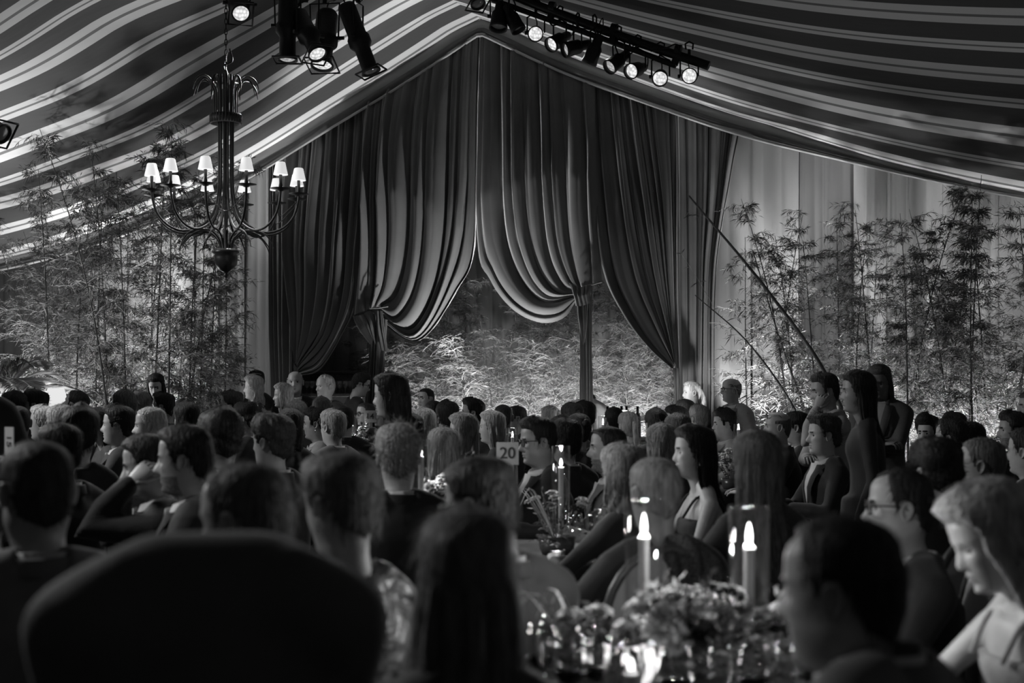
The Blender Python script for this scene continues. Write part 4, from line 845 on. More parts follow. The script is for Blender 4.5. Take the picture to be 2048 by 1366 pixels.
    def front(x, zz, eps):
        """a point on the front of the chest"""
        t = np.clip((zz - Pv[2]) / (S[2] - Pv[2]), 0, 1.1); c = Pv * (1 - t) + S * t; w_ = np.interp(t, [0, .25, .5, .78, .92, 1.0, 1.1], [.180, .160, .165, .182, .165, .10, .08]) * W0 + .016; d = (np.interp(t, [0, .25, .5, .78, .92, 1.0, 1.1], [.125, .112, .115, .122, .095, .07, .06])) * W0 + .016
        d = d * (1 + (fat - 1) * math.exp(-((t - .3) / .3) ** 2) * 1.6)
        return np.array([x, c[1] + d * math.sqrt(max(0, 1 - min(abs(x) / w_, .98) ** 2.2)) + eps, zz])
    SJ = {s: S + np.array([s * sw, -.005, -.045 * k + shrug]) for s in (-1, 1)}; NK = np.array([0, .07, -.03]) if hunch and hunch[2] > -.05 else np.zeros(3); AR = {}
    pose = arms or ('side' if stand else 'table')
    for s in (-1, 1):
        ps = pose[s] if isinstance(pose, dict) else pose
        if isinstance(ps, (tuple, list, np.ndarray)): Wt = np.array(ps, float); pole = np.array([s * .2, -.25, -.95])
        elif ps == 'side': Wt = SJ[s] + np.array([s * .05, .06, -.52 * k]); pole = np.array([s * .5, -1, 0])
        elif ps == 'clasp': Wt = np.array([s * .05, S[1] + .30, S[2] - .28]); pole = np.array([s * .8, -.2, -.7])
        elif ps == 'cross': Wt = np.array([-s * .08, S[1] + .21, S[2] - .27]); pole = np.array([s * .9, .0, -.7])
        elif ps == 'lap': Wt = np.array([s * .09, S[1] + .27, .66]); pole = np.array([s * .8, -.5, -.4])
        else: Wt = np.array([s * .15, S[1] + .31, max(S[2] - .40, .80)]); pole = np.array([s * .8, -.5, -.5])
        E, Wt = ik(SJ[s], Wt, .29 * k, .255 * k, pole); AR[s] = (SJ[s], E, Wt)
    def armtube(mb, s, r0, upto=1.0, inf=0.0, f=1.0):
        A, E, Wt = AR[s]; e = E + (Wt - E) * upto
        capsule(mb, [A, A * .5 + E * .5, E, E * .55 + e * .45, e], [(.056 + inf) * f, (.047 + inf) * f, (.042 + inf) * f, (.040 + inf) * f, (.029 + inf) * f], 10)
    thin = 1.0 if male else .82
    # ---- the rest of the body: one surface under the clothes, hands with fingers
    bare = out == 'dress'
    bt = MB(); torso(bt, 0 if bare else -.035, hi=1.0, ns=16)
    for s in (-1, 1):
        if bare: tube(bt, [S + (0, 0, .07) + NK * 1.6, S + np.array([s * sw * .55, -.01, .005]) + NK * .6, SJ[s]], [.05 * thin, .052 * thin, .046 * thin], 10); armtube(bt, s, 0, 1.0, -.004, thin)
    if bare: JOINS.append((remesh_obj('body', bt, SKN, root, .012 if pxm > 300 else .018, 3), body, mats))
    hb = MB()
    for s in (-1, 1):
        A, E, Wt = AR[s]; d = Wt - E; ps = pose[s] if isinstance(pose, dict) else pose
        pl = np.array([-s * .8, .1, -.6]) if isinstance(ps, str) and ps in ('side', 'clasp', 'cross') else np.array([-s * .25, 0, -1.0])
        if isinstance(ps, (tuple, list, np.ndarray)): pl = np.array([-s * .7, -.7, .1])
        hand(hb, Wt, d, pl, s, curl=.55 if not (isinstance(ps, str) and ps == 'table') else .3, sc=k * (.98 if male else .9), sides=6 if lod else 5)
    body.join(hb)
    if not bare: body.join(bt); obj('body', body, mats, root)
    # ---- hair
    if style != 'none':
        hm = MB(); base = {'long': 'long', 'wavy': 'wavy'}.get(style, style); base = {'ponytail': 'pulled', 'bun': 'pulled'}.get(base, base)
        hair_mesh(hm, th, z, P, base, seed, lod)
        if style in ('long', 'wavy'): long_hair(hm, L or .42, seed, lod, wave=.9 if style == 'wavy' else .12, wid=1.05 if 'wide' in opts else .95, front=122 if 'sides' in opts else 97)
        if style == 'bob': long_hair(hm, L or .17, seed, lod, wave=.35, wid=.95, back=0)
        if style == 'ponytail':
            s = np.linspace(0, 1, 14)[:, None]; q = np.array([0, -.105, .045]) + np.array([0, -.05, .0]) * np.sin(s * PI * .6) + np.array([0, .02, -.24]) * s ** 1.3
            tube(hm, q, .010 + .017 * np.sin(PI * np.clip(s[:, 0] * .95 + .08, 0, 1)) ** .8, 10)
            for j in range(40): jj = r.normal(size=3) * .012; tube(hm, q[2:] + jj * np.linspace(.6, 1.6, 12)[:, None], .0018, 3, cap=False)
        if style in ('bun', 'updo'):
            u = np.linspace(0, PI, 10); a = np.linspace(0, 2 * PI, 16, endpoint=False); R = .036 if style == 'bun' else .044; c0 = np.array([0, -.105, .055])
            g = np.stack([np.sin(u)[:, None] * np.cos(a), .8 * np.sin(u)[:, None] * np.sin(a), np.repeat(np.cos(u)[:, None], 16, 1)], -1) * R; g *= 1 + .08 * np.sin(a * 4 + 6 * u[:, None])[..., None]; grid(hm, g + c0, True)
        for i in range(len(hm.v)): hm.v[i] = turn(hm.v[i])
        if style in ('long', 'wavy'):                                               # below the shoulders the fall hangs from the back, not from the turned head
            pass
        obj('hair', hm, HRM, root)
    # ---- glasses, earrings
    if 'glasses' in opts or 'glassestop' in opts:
        gb = MB(); yy, zz = (.101, .004) if 'glasses' in opts else (.086, .088)
        for s in (-1, 1):
            a = np.linspace(0, 2 * PI, 16, endpoint=False); q = np.stack([s * .033 + .027 * np.sign(np.cos(a)) * np.abs(np.cos(a)) ** .7, yy - .004 * np.abs(np.cos(a)) * (np.cos(a) * s > 0), zz + .019 * np.sign(np.sin(a)) * np.abs(np.sin(a)) ** .7], -1); tube(gb, q, .0028, 6, closed=True)
            tube(gb, [(s * .061, yy - .006, zz + .008), (s * .076, yy - .04, zz + .010), (s * .080, -.004, zz + .006), (s * .078, -.022, zz - .012)], .0026, 6)
        tube(gb, [(-.008, yy + .002, zz + .006), (0, yy + .006, zz + .009), (.008, yy + .002, zz + .006)], .0026, 6)
        for i in range(len(gb.v)): gb.v[i] = turn(gb.v[i])
        gl = obj('glasses', gb, mat('spectacle_frame', .015, .3), root)
        lb = MB()
        for s in (-1, 1):
            a = np.linspace(0, 2 * PI, 16, endpoint=False); q = np.stack([s * .033 + .025 * np.sign(np.cos(a)) * np.abs(np.cos(a)) ** .7, 0 * a + yy, zz + .017 * np.sign(np.sin(a)) * np.abs(np.sin(a)) ** .7], -1); fan(lb, q)
        for i in range(len(lb.v)): lb.v[i] = turn(lb.v[i])
        obj('lenses', lb, GLASS, gl)
    if 'earring' in opts:
        for s in (-1, 1):
            gb = MB(); lathe(gb, [(0, .018), (.0025, .016), (.003, .004), (.006, -.004), (0, -.014)], 8, axis_pt=(s * .088, -.006, -.055))
            for i in range(len(gb.v)): gb.v[i] = turn(gb.v[i])
            obj('earring', gb, mat('silver', .7, .2, 1.0), root)
    # ---- clothes
    vox = .013 if pxm > 500 else (.017 if pxm > 260 else .024)
    cm = MB(); CL = cloth(oc) if 'sequin' not in opts and 'pattern' not in opts else (mat('sequins', .10, .22, .55, noise=(260, .95), bump=(320, 1.0)) if 'sequin' in opts else mat('patterned_silk', .14, .35, .2, noise=(34, .9), bump=(30, .4)))
    if out in ('suit', 'shirt', 'gown'):
        inf = .016 if out == 'suit' else .008
        torso(cm, inf, lo=-.06 if out == 'suit' else 0.0, bust=0 if male else .18)
        for s in (-1, 1):
            tube(cm, [S + (s * .035, -.03, .03) + NK, S + np.array([s * sw * .55, -.008, .008]), SJ[s] + (0, 0, .004)], [(.058 + inf * .5) * thin, (.062 + inf * .5) * thin, (.058 + inf) * thin], 12)
            armtube(cm, s, 0, .93 if 'short' not in opts else .02, inf, thin)
        if not hunch: tube(cm, [S + (0, -.075, -.12), S + (0, -.06, -.03), S + (0, -.04, .035)], [.06 * thin, .058 * thin, .050 * thin], 12)
        if 'smooth' in opts: capsule(cm, [S + (-.15, .0, -.045), S + (-.07, .03, -.01), S + (.07, .03, -.01), S + (.15, .0, -.045)], [.095, .10, .10, .095], 14)
        if not male and not stand: capsule(cm, [Pv + (-.09, 0, -.02), Pv + (-.09, .38, -.03)], [.10, .085]); capsule(cm, [Pv + (.09, 0, -.02), Pv + (.09, .38, -.03)], [.10, .085])
        if not male and stand: tube(cm, [Pv + (0, 0, .05), Pv * (1, 1, .6), Pv * (1, 1, .25)], [.16 * k, .185 * k, .20 * k], 18)
        remesh_obj({'suit': 'jacket', 'shirt': 'shirt', 'gown': 'dress'}[out], cm, CL, root, vox, 14 if 'smooth' in opts else 4)
    else:
        torso(cm, .006, lo=0, hi=.80, bust=.22)
        if not stand: capsule(cm, [Pv + (-.09, 0, -.02), Pv + (-.09, .38, -.03)], [.10, .085]); capsule(cm, [Pv + (.09, 0, -.02), Pv + (.09, .38, -.03)], [.10, .085])
        else: tube(cm, [Pv + (0, 0, .05), Pv * (1, 1, .6), Pv * (1, 1, .25)], [.16 * k, .185 * k, .20 * k], 18)
        remesh_obj('dress', cm, CL, root, vox)
        if 'straps' in opts:
            for s in (-1, 1):
                sb = MB(); tube(sb, catmull([front(s * .075, S[2] - .10, .01), front(s * .085, S[2] - .02, -.01) + (0, -.02, .02), S + (s * .08, -.07, -.02), S + (s * .07, -.10, -.12)], 16), .007, 6); obj('strap', sb, CL, root)
    if out == 'suit' or 'collar' in opts:
        sv = shirt if shirt is not None else .55; SH = cloth(sv); neckr = .062 * sp['neck'] * k
        cb = MB(); a = np.linspace(0, 2 * PI, 28, endpoint=False); rows = []
        for h, rr, fl_ in [(.02, 1.10, .1), (.070, 1.08, .02), (.077, 1.10, .03), (.045, 1.12, .2)]:
            rr = rr + fl_ * np.clip(np.sin(a) + .2, 0, 1)
            rows.append(S + np.stack([neckr * rr * np.cos(a), neckr * rr * 1.12 * np.sin(a) + .005, h * k - .028 * k * (np.sin(a) > .2) * np.sin(a)], -1))
        grid(cb, np.array(rows), True); obj('shirt_collar', cb, SH, root)
        if out == 'suit':
            jb = MB(); rows = []; a = np.linspace(-PI * .5 - 2.35, -PI * .5 + 2.35, 28)
            for h, rr in [(.0, 1.16), (.056, 1.17), (.066, 1.22), (.060, 1.30), (.022, 1.40)]:
                rows.append(S + np.stack([neckr * rr * np.cos(a), neckr * rr * 1.1 * np.sin(a), h * k - .05 * k * np.clip(np.sin(a), 0, 1)], -1))
            grid(jb, np.array(rows)); obj('jacket_collar', jb, cloth(oc * .85 + .002), root)
            fb = MB(); zt, zb = S[2] + .035, S[2] - .26 * k; rows = []
            for t in np.linspace(0, 1, 8):
                w_ = .052 * (1 - t) + .006; zz = zt + (zb - zt) * t; rows.append([front(x * w_, zz, .020 + .006 * (1 - t)) for x in np.linspace(-1, 1, 7)])
            grid(fb, np.array(rows), flip=True); obj('shirt_front', fb, SH, root)
            for s in (-1, 1):
                lb = MB(); rows = []
                for t in np.linspace(0, 1, 9):
                    x0 = .050 * (1 - t) + .004; wd = .052 * math.sin(PI * min(1, .25 + .75 * t)) ** .6 + .008; zz = zt - .01 + (zb - zt) * t; rows.append([front(s * (x0 + wd * u), zz, .026 + .006 * math.sin(PI * u)) for u in np.linspace(0, 1, 5)])
                grid(lb, np.array(rows), flip=s > 0); obj('lapel', lb, cloth(oc * 1.15 + .003), root)
            if 'tie' in opts:
                tb = MB(); rows = []
                for t, w_ in [(0, .014), (.07, .019), (.12, .012), (.5, .026), (1, .034)]: rows.append([front(x * w_, zt - .02 + (zb - zt) * t * .98, .034 - .008 * abs(x)) for x in np.linspace(-1, 1, 5)])
                grid(tb, np.array(rows), flip=True); obj('tie', tb, cloth(.03), root)
            if 'pocket' in opts:
                pb = MB(); c = front(.105, S[2] - .16, .010); bevel_box(pb, c, (.028, .006, .014), .003); obj('pocket_square', pb, WHITE, root)
    # ---- legs and shoes
    lb = MB(); sb = MB()
    for s in (-1, 1):
        hp = Pv + np.array([s * .085 * k, 0, -.03])
        if stand: kn = np.array([s * .09 * k, hp[1] + .02, .50 * k]); an = np.array([s * .09 * k, hp[1] - .01, .10])
        else: kn = np.array([s * .10 * k, hp[1] + .41 * k, .50]); an = np.array([s * .10 * k, hp[1] + .38 * k, .10])
        capsule(lb, [hp, (hp + kn) / 2, kn, (kn + an) / 2, an], [.085 * k, .076 * k, .06 * k, .054 * k, .048 * k], 10)
        u = np.linspace(0, 1, 8); capsule(sb, [an + (0, -.05, -.055), an + (0, .03, -.05), an + (0, .12, -.068), an + (0, .17, -.074)], [.042, .046, .030, .022], 9)
        box(sb, an + np.array([0, .05, -.09]), (.036, .13, .009))
    obj('trousers' if male else 'stockings', lb, cloth(oc * .8 + .005 if male and oc < .12 else .03), root); obj('shoes', sb, mat('shoe_leather', .02, .3), root)
    return root
def finish_people():
    flush()
    for o, head, mats in JOINS:
        me = o.data; V = np.empty(len(me.vertices) * 3, np.float32); me.vertices.foreach_get('co', V); mb = MB(); V = V.reshape(-1, 3)
        q = [p.vertices[:] for p in me.polygons]; mb.add(V, [p for p in q if len(p) == 4], [p for p in q if len(p) == 3]); mb.join(head)
        o.data = mb.mesh('body', mats); bpy.data.meshes.remove(me)
    JOINS.clear()

def loc_of(px, py, Y, face, q):
    """world point of another pixel/distance in the frame of a person standing at px,Y"""
    H = at(px, py, Y); W_ = at(*q); d = W_ - np.array([H[0], H[1], 0]); return tuple(Rz(math.radians(face)) @ d)
def P(px, py, Y, face, style, hc, sex, out, oc, label, armsw=None, **kw):
    if armsw: kw['arms'] = {s: (loc_of(px, py, Y, face, q) if isinstance(q, tuple) else q) for s, q in armsw.items()}
    return person(px, py, Y, face, style, hc, sex, out, oc, label, **kw)
# ---- nearest row
P(420, 1250, 2.22, -12, 'short', .03, 'm', 'shirt', .07, 'person hunched over with only the broad dark jacket back showing, lower left', hunch=(.0, -.19, .075), pitch=-70, shrug=.0, lean=-.12, opts='heavy smooth', arms='lap')
P(935, 1165, 2.55, -8, 'long', .11, 'f', 'gown', .05, 'woman with long straight hair seen from behind at bottom centre', L=.52, opts='wide')
P(1695, 1185, 2.36, -52, 'thin', .02, 'm', 'suit', .10, 'dark-haired man with high forehead and big ear, nearest at lower right', hunch=(.0, -.05, -.165), opts='heavy', pitch=-4, hy=-8, skinv=.3)
P(2018, 1060, 3.35, -98, 'bob', .36, 'f', 'dress', .3, 'blond woman looking down at the right edge, shoulders bare', pitch=-24, opts='straps earring', lean=.1, hy=5, L=.2)
P(1800, 1018, 4.5, -92, 'receding' if False else 'thin', .02, 'm', 'suit', .02, 'dark-haired man in dark-rimmed glasses facing left behind the nearest man at right', opts='glasses heavy', hy=8, skinv=.32)
P(500, 1042, 3.05, -68, 'thin', .10, 'm', 'suit', .03, 'blurred older man with pale forehead just above the hunched jacket', pitch=-6, opts='old', lean=.05)
P(688, 1010, 3.42, -50, 'side', .10, 'f', 'gown', .1, 'short-haired woman in shiny patterned top, blurred in the foreground', opts='pattern earring', pitch=-6)
P(980, 1008, 3.9, -38, 'short', .03, 'm', 'suit', .035, 'stout dark-haired man in grey suit with white collar, seen from behind at centre', hy=-24, pitch=-10, opts='glasses heavy', skinv=.3)
P(80, 985, 3.45, -22, 'crew', .04, 'm', 'suit', .14, 'close-cropped man in grey jacket seen from behind at the lower left edge', hy=-14, skinv=.25, opts='heavy')
P(-50, 1010, 3.9, -60, 'short', .05, 'm', 'suit', .2, 'person cut by the left edge beside the close-cropped man', opts='')
# ---- left block
P(372, 922, 5.35, -92, 'short', .012, 'm', 'suit', .02, 'dark-haired young man in black suit in sharp left profile, ear showing', opts='pocket beard', hy=2, pitch=-3, lean=.05, skinv=.3)
P(305, 930, 5.9, -98, 'short', .03, 'm', 'suit', .02, 'older man leaning chin over clasped hands, half hidden by the young man in profile', opts='old', hy=0, pitch=-10, lean=.12, armsw={-1: (262, 966, 5.75), 1: (258, 958, 5.95)})
P(162, 872, 7.5, -18, 'pouf', .012, 'f', 'gown', .02, 'round dark head seen from behind, above the dark-haired head with lit brow')
P(118, 905, 6.6, -62, 'short', .015, 'm', 'suit', .015, 'dark-haired man in black, his lit brow toward the left, behind the close-cropped man', opts='heavy')
P(442, 880, 6.7, -35, 'curly', .012, 'm', 'suit', .02, 'big dark curly head between the profile man and the wavy-haired man in black', skinv=.25)
P(543, 886, 7.3, -62, 'curly', .03, 'm', 'suit', .015, 'man with wavy greying hair in black jacket turned left, left of centre', opts='old', skinv=.3)
P(795, 915, 5.95, -16, 'fluffy', .22, 'm', 'suit', .015, 'grey-haired man in black suit seen from behind, left of the blond fall of hair', hy=8)
P(303, 853, 9.1, -96, 'crew', .42, 'm', 'suit', .16, 'big white-haired man in left profile in front of the looking-down standing woman', opts='old heavy', pitch=-2)
P(234, 853, 9.65, -92, 'quiff', .02, 'm', 'suit', .03, 'dark-quiffed man in left profile left of the big white-haired man', pitch=2)
P(264, 868, 10.25, -95, 'pulled', .1, 'f', 'gown', .12, 'woman in left profile squeezed between the quiffed man and the white-haired man', opts='earring')
P(200, 850, 10.7, -120, 'long', .015, 'f', 'gown', .05, 'dark long-haired woman whose one eye shows left of the quiffed man', L=.3)
P(124, 854, 9.2, -60, 'bob', .33, 'f', 'gown', .06, 'fair-haired woman in sunglasses left of the round dark head', opts='glasses')
P(87, 848, 10.75, -88, 'side', .45, 'm', 'suit', .26, 'white-haired man in pale jacket in left profile near the left edge', opts='old')
P(36, 846, 9.9, -35, 'shaved', .02, 'm', 'suit', .05, 'bald dark-skinned man seen from behind at the left edge', skinv=.10)
P(142, 812, 11.6, -75, 'crew', .012, 'm', 'suit', .03, 'dark-haired man with raised chin in front of the glowing shade', pitch=22, skinv=.3)
P(70, 812, 12.6, -95, 'curly', .02, 'm', 'suit', .05, 'curly dark-haired man facing left below the palm')
P(28, 818, 12.0, -30, 'curly', .02, 'm', 'suit', .04, 'dark curly head low under the palm at the far left')
P(248, 812, 12.5, -50, 'fluffy', .1, 'm', 'suit', .05, 'fuzzy brown head behind the white-haired man, left one of two')
P(280, 810, 13.8, -70, 'fluffy', .2, 'f', 'gown', .1, 'fuzzy fair head behind the white-haired man, right one of two')
P(326, 815, 13.2, -85, 'side', .012, 'm', 'suit', .03, 'dark-haired man below the hands of the looking-down standing woman', skinv=.3)
P(368, 823, 13.75, -10, 'crew', .012, 'm', 'suit', .02, 'small dark head beside the dark bamboo canes, upper of two')
P(374, 845, 10.6, -10, 'pouf', .012, 'f', 'gown', .03, 'wide dark head of hair right of the big white-haired man')
P(462, 815, 13.0, -90, 'curly', .05, 'm', 'suit', .06, 'curly-haired man in left profile below the white tent pole')
P(490, 840, 11.8, -80, 'curly', .02, 'm', 'suit', .03, 'dark curly head in front of the sequined standing woman')
P(-85, 715, 6.0, -40, 'short', .02, 'm', 'suit', .012, 'dark standing figure at the left edge, hand on a numbered card', stand=True, armsw={1: (12, 928, 5.9), -1: 'side'})
# ---- back, standing
P(314, 769, 14.6, 178, 'long', .012, 'f', 'gown', .02, 'standing long-haired woman in black looking down before the left bamboo', stand=True, pitch=-22, L=.34, arms='clasp', opts='sides', skinv=.4)
P(507, 777, 15.2, -95, 'wavy', .36, 'f', 'gown', .1, 'blond standing woman in sequined dress facing left', stand=True, L=.30, opts='sequin')
P(512, 762, 16.3, -140, 'crew', .012, 'm', 'suit', .015, 'dark-suited standing man hidden behind the blond woman in sequins', stand=True, skinv=.3)
P(566, 793, 14.4, -110, 'wavy', .3, 'f', 'gown', .2, 'woman with long wavy fair hair in front of the bald standing man', stand=True, L=.34, size=.96, opts='sides')
P(591, 765, 15.25, 174, 'bald', .3, 'm', 'suit', .012, 'bald standing man in dark suit and tie facing the camera', stand=True, opts='tie old', hy=4)
P(652, 774, 14.75, -150, 'thin', .4, 'm', 'suit', .012, 'grey-haired standing man in dark suit and tie turned left by the bar', stand=True, opts='tie old pocket', hy=20)
P(716, 768, 16.0, 62, 'side', .015, 'm', 'shirt', .012, 'barman in glasses and black shirt turned right before the bar', stand=True, opts='glasses', pitch=-16, hy=22, skinv=.4)
P(784, 792, 8.0, -78, 'long', .012, 'f', 'gown', .012, 'tall woman in black with very long dark hair standing left of centre', stand=True, L=.46, opts='wide', pitch=-4)
P(852, 798, 15.6, -135, 'crew', .012, 'm', 'shirt', .5, 'young man in white shirt bending forward beside the curtain opening', stand=True, size=.93, lean=-.15, opts='collar', hunch=(.04, -.09, -.20), skinv=.4)
P(1383, 786, 15.6, -100, 'ponytail', .4, 'f', 'shirt', .02, 'brightly lit woman with ponytail in black top before the pale drape', stand=True, skinv=.5, hy=-2)
P(1464, 780, 14.6, -125, 'bald', .14, 'm', 'suit', .2, 'bald standing man in glasses and pale jacket before the grey drape', stand=True, opts='glasses', hy=28, shirt=.6)
P(1652, 783, 10.4, -100, 'side', .03, 'm', 'suit', .3, 'standing man in pale jacket with hand raised to his mouth', stand=True, pitch=-6, armsw={-1: (1634, 818, 10.25), 1: 'cross'}, skinv=.3)
P(1716, 786, 8.4, -82, 'long', .012, 'f', 'gown', .02, 'tall standing woman with very long straight dark hair at right', stand=True, L=.72, opts='wide', skinv=.22)
P(1760, 762, 11.0, -152, 'long', .07, 'm', 'suit', .07, 'standing long-haired person in grey jacket with folded arms before the right bamboo', stand=True, L=.24, arms='cross', pitch=-14, skinv=.16, shirt=.3)
P(2060, 815, 11.5, -95, 'short', .05, 'm', 'suit', .05, 'standing person whose face is cut by the right edge', stand=True, size=.95)
P(1176, 800, 16.3, 10, 'crew', .03, 'm', 'shirt', .55, 'white-shirted person bending behind the knotted curtain tail', stand=True, hunch=(0, -.16, -.06), pitch=-40, lean=-.1)
# ---- middle left-centre
P(594, 832, 12.6, -20, 'bob', .34, 'f', 'gown', .1, 'fair bobbed head seen from behind below the bald standing man')
P(643, 822, 13.35, -15, 'short', .12, 'm', 'suit', .05, 'brown-haired head seen from behind below the grey-haired standing man')
P(632, 849, 11.9, -92, 'side', .012, 'm', 'suit', .3, 'slick dark-haired man in pale jacket in left profile', pitch=-2, opts='earring')
P(666, 856, 10.9, -48, 'side', .26, 'm', 'suit', .17, 'side-combed fair-haired man in grey jacket seen from behind', hy=-6)
P(690, 842, 12.9, -10, 'crew', .012, 'm', 'suit', .02, 'dark head right of the side-combed fair-haired man')
P(580, 856, 10.4, -30, 'bob', .02, 'f', 'gown', .03, 'dark bobbed head left of the slick-haired man in profile')
P(731, 829, 15.1, -120, 'crew', .03, 'm', 'suit', .02, 'man in glasses behind the card numbered fourteen', opts='glasses', hy=-5)
P(762, 832, 15.45, -140, 'bob', .1, 'f', 'gown', .05, 'pale face right of the card numbered fourteen')
P(820, 868, 9.9, -40, 'updo', .012, 'f', 'gown', .03, 'dark rolled updo left of the long blond hair')
P(848, 852, 11.4, -30, 'bob', .3, 'f', 'gown', .06, 'smooth fair head above the dark rolled updo')
P(868, 828, 13.8, -35, 'pulled', .02, 'f', 'gown', .03, 'sleek dark head with a shiny band below the white-shirted young man')
P(895, 840, 12.5, -20, 'pouf', .02, 'm', 'suit', .03, 'dark head right of the sleek head with the band')
P(886, 900, 8.35, -20, 'long', .30, 'f', 'gown', .08, 'woman with long straight blond hair seen from behind at centre', L=.44, opts='wide')
P(926, 866, 9.9, -70, 'bob', .26, 'f', 'gown', .02, 'fair-haired woman in black right of the long blond hair', hy=-10)
P(943, 828, 13.0, -92, 'quiff', .015, 'm', 'suit', .04, 'dark quiffed man in left profile before the curtain opening', pitch=4)
P(984, 856, 10.9, -80, 'long', .34, 'f', 'gown', .06, 'woman with straight fair hair right of the quiffed man at centre', L=.32)
P(1006, 836, 12.6, -8, 'shaved', .02, 'm', 'suit', .02, 'dark round shaved head behind the fair-haired woman at centre', skinv=.08)
P(1032, 838, 13.7, -98, 'thin', .03, 'm', 'suit', .03, 'man in thin glasses in left profile below the curtain opening', opts='glasses')
P(1100, 838, 13.9, -60, 'bun', .3, 'f', 'gown', .07, 'fair-haired woman with a low bun in front of the lit bamboo')
P(1078, 884, 8.0, -108, 'side', .012, 'm', 'suit', .012, 'stern man in heavy black glasses and dark suit, right of centre', opts='glasses heavy', pitch=-4, skinv=.27)
P(1130, 886, 9.4, -40, 'pouf', .02, 'm', 'suit', .03, 'dark head behind the tall candle glass, between the two profile men')
P(1158, 860, 10.9, -30, 'bun', .03, 'f', 'gown', .05, 'dark hair in a bun, above the sharp-nosed man in profile')
P(1144, 840, 12.5, -35, 'updo', .03, 'f', 'gown', .04, 'upswept dark head just left of the curtain tail')
P(1170, 832, 13.2, -45, 'side', .015, 'm', 'suit', .03, 'dark-haired head right under the foot of the curtain tail')
P(1216, 899, 7.75, -92, 'crew', .015, 'm', 'suit', .12, 'sharp-nosed dark-haired man in left profile in checked jacket', skinv=.22, opts='beard')
P(1228, 842, 12.8, -12, 'crew', .015, 'm', 'suit', .02, 'dark head in front of the wine bottles')
P(1256, 853, 12.3, -25, 'ponytail', .26, 'f', 'dress', .05, 'fair-haired woman with a tied-back tail and bare back, right of the bottles')
P(1246, 952, 6.1, -38, 'wavy', .30, 'f', 'gown', .08, 'woman with wavy fair hair left of the pale bald head', L=.2)
P(1312, 988, 4.85, -18, 'crew', .22, 'm', 'shirt', .03, 'pale close-cropped head seen from behind between the two tall candles', hy=-6, opts='old')
P(1313, 852, 11.5, -15, 'side', .02, 'm', 'suit', .03, 'dark head left of the man with lit cheek')
P(1352, 844, 12.4, -85, 'side', .02, 'm', 'suit', .04, 'dark-haired man with lit cheek facing left below the ponytailed woman')
P(1370, 826, 14.2, -40, 'short', .08, 'm', 'suit', .05, 'brown head just under the ponytailed woman')
P(1398, 839, 13.6, -30, 'curly', .22, 'f', 'gown', .06, 'curly grey head right of the man with lit cheek')
P(1325, 894, 8.4, -25, 'bob', .24, 'f', 'gown', .05, 'woman with straight fair bob seen from behind, left of the dark-haired profile', L=.27)
P(1355, 866, 10.4, -25, 'bob', .1, 'f', 'gown', .05, 'brown head between the fair bob and the curly grey head')
P(1388, 906, 6.75, -98, 'long', .012, 'f', 'dress', .02, 'dark-haired woman in left profile with earring and black strapped dress', L=.36, opts='earring straps', skinv=.34, hy=2)
P(1514, 930, 5.35, -18, 'long', .07, 'f', 'gown', .02, 'woman with long straight brown hair seen from behind, above the right tall candle', L=.42)
P(1449, 849, 13.2, -96, 'curly', .015, 'm', 'suit', .28, 'wavy dark-haired man in pale jacket in left profile behind a candle', pitch=-2, opts='heavy')
P(1555, 855, 10.9, -86, 'bald', .08, 'm', 'suit', .02, 'bald man with glasses pushed up on his head facing left', opts='glassestop beard', skinv=.34)
P(1594, 856, 11.6, -70, 'short', .012, 'm', 'suit', .03, 'dark-haired man with white collar behind the bald man with raised glasses')
P(1646, 872, 9.4, -98, 'curly', .05, 'm', 'suit', .02, 'strikingly lit man in dark jacket, his left profile against the long-haired woman', skinv=.46, shirt=.6)
P(1622, 846, 12.2, -70, 'thin', .12, 'm', 'suit', .05, 'dim head above the strikingly lit man')
# ---- right block
P(1856, 868, 11.6, -140, 'pouf', .012, 'f', 'gown', .05, 'smiling dark-haired woman in sequins below the right bamboo', opts='sequin', hy=4, skinv=.42)
P(1872, 948, 5.5, -20, 'curly', .012, 'f', 'gown', .02, 'big dark head of hair in front of the smiling woman')
P(1900, 878, 9.6, -60, 'fluffy', .03, 'm', 'suit', .03, 'dark tousled head right of the smiling woman', opts='glasses')
P(1908, 856, 12.6, -90, 'side', .05, 'm', 'suit', .03, 'dark-haired man behind the tousled head, candle glint at his back')
P(1942, 882, 11.3, -30, 'curly', .03, 'm', 'suit', .03, 'dark curly head left of the grey drape gap at right')
P(1964, 932, 6.3, -62, 'crew', .10, 'm', 'suit', .02, 'close-cropped man turned away right of the big dark hair', skinv=.22)
P(2024, 862, 10.8, -90, 'curly', .04, 'm', 'suit', .02, 'bearded dark-haired man near the right edge', opts='beard')
P(2052, 905, 8.0, -50, 'short', .02, 'm', 'suit', .015, 'dark head cut by the right edge below the bearded man')
finish_people()

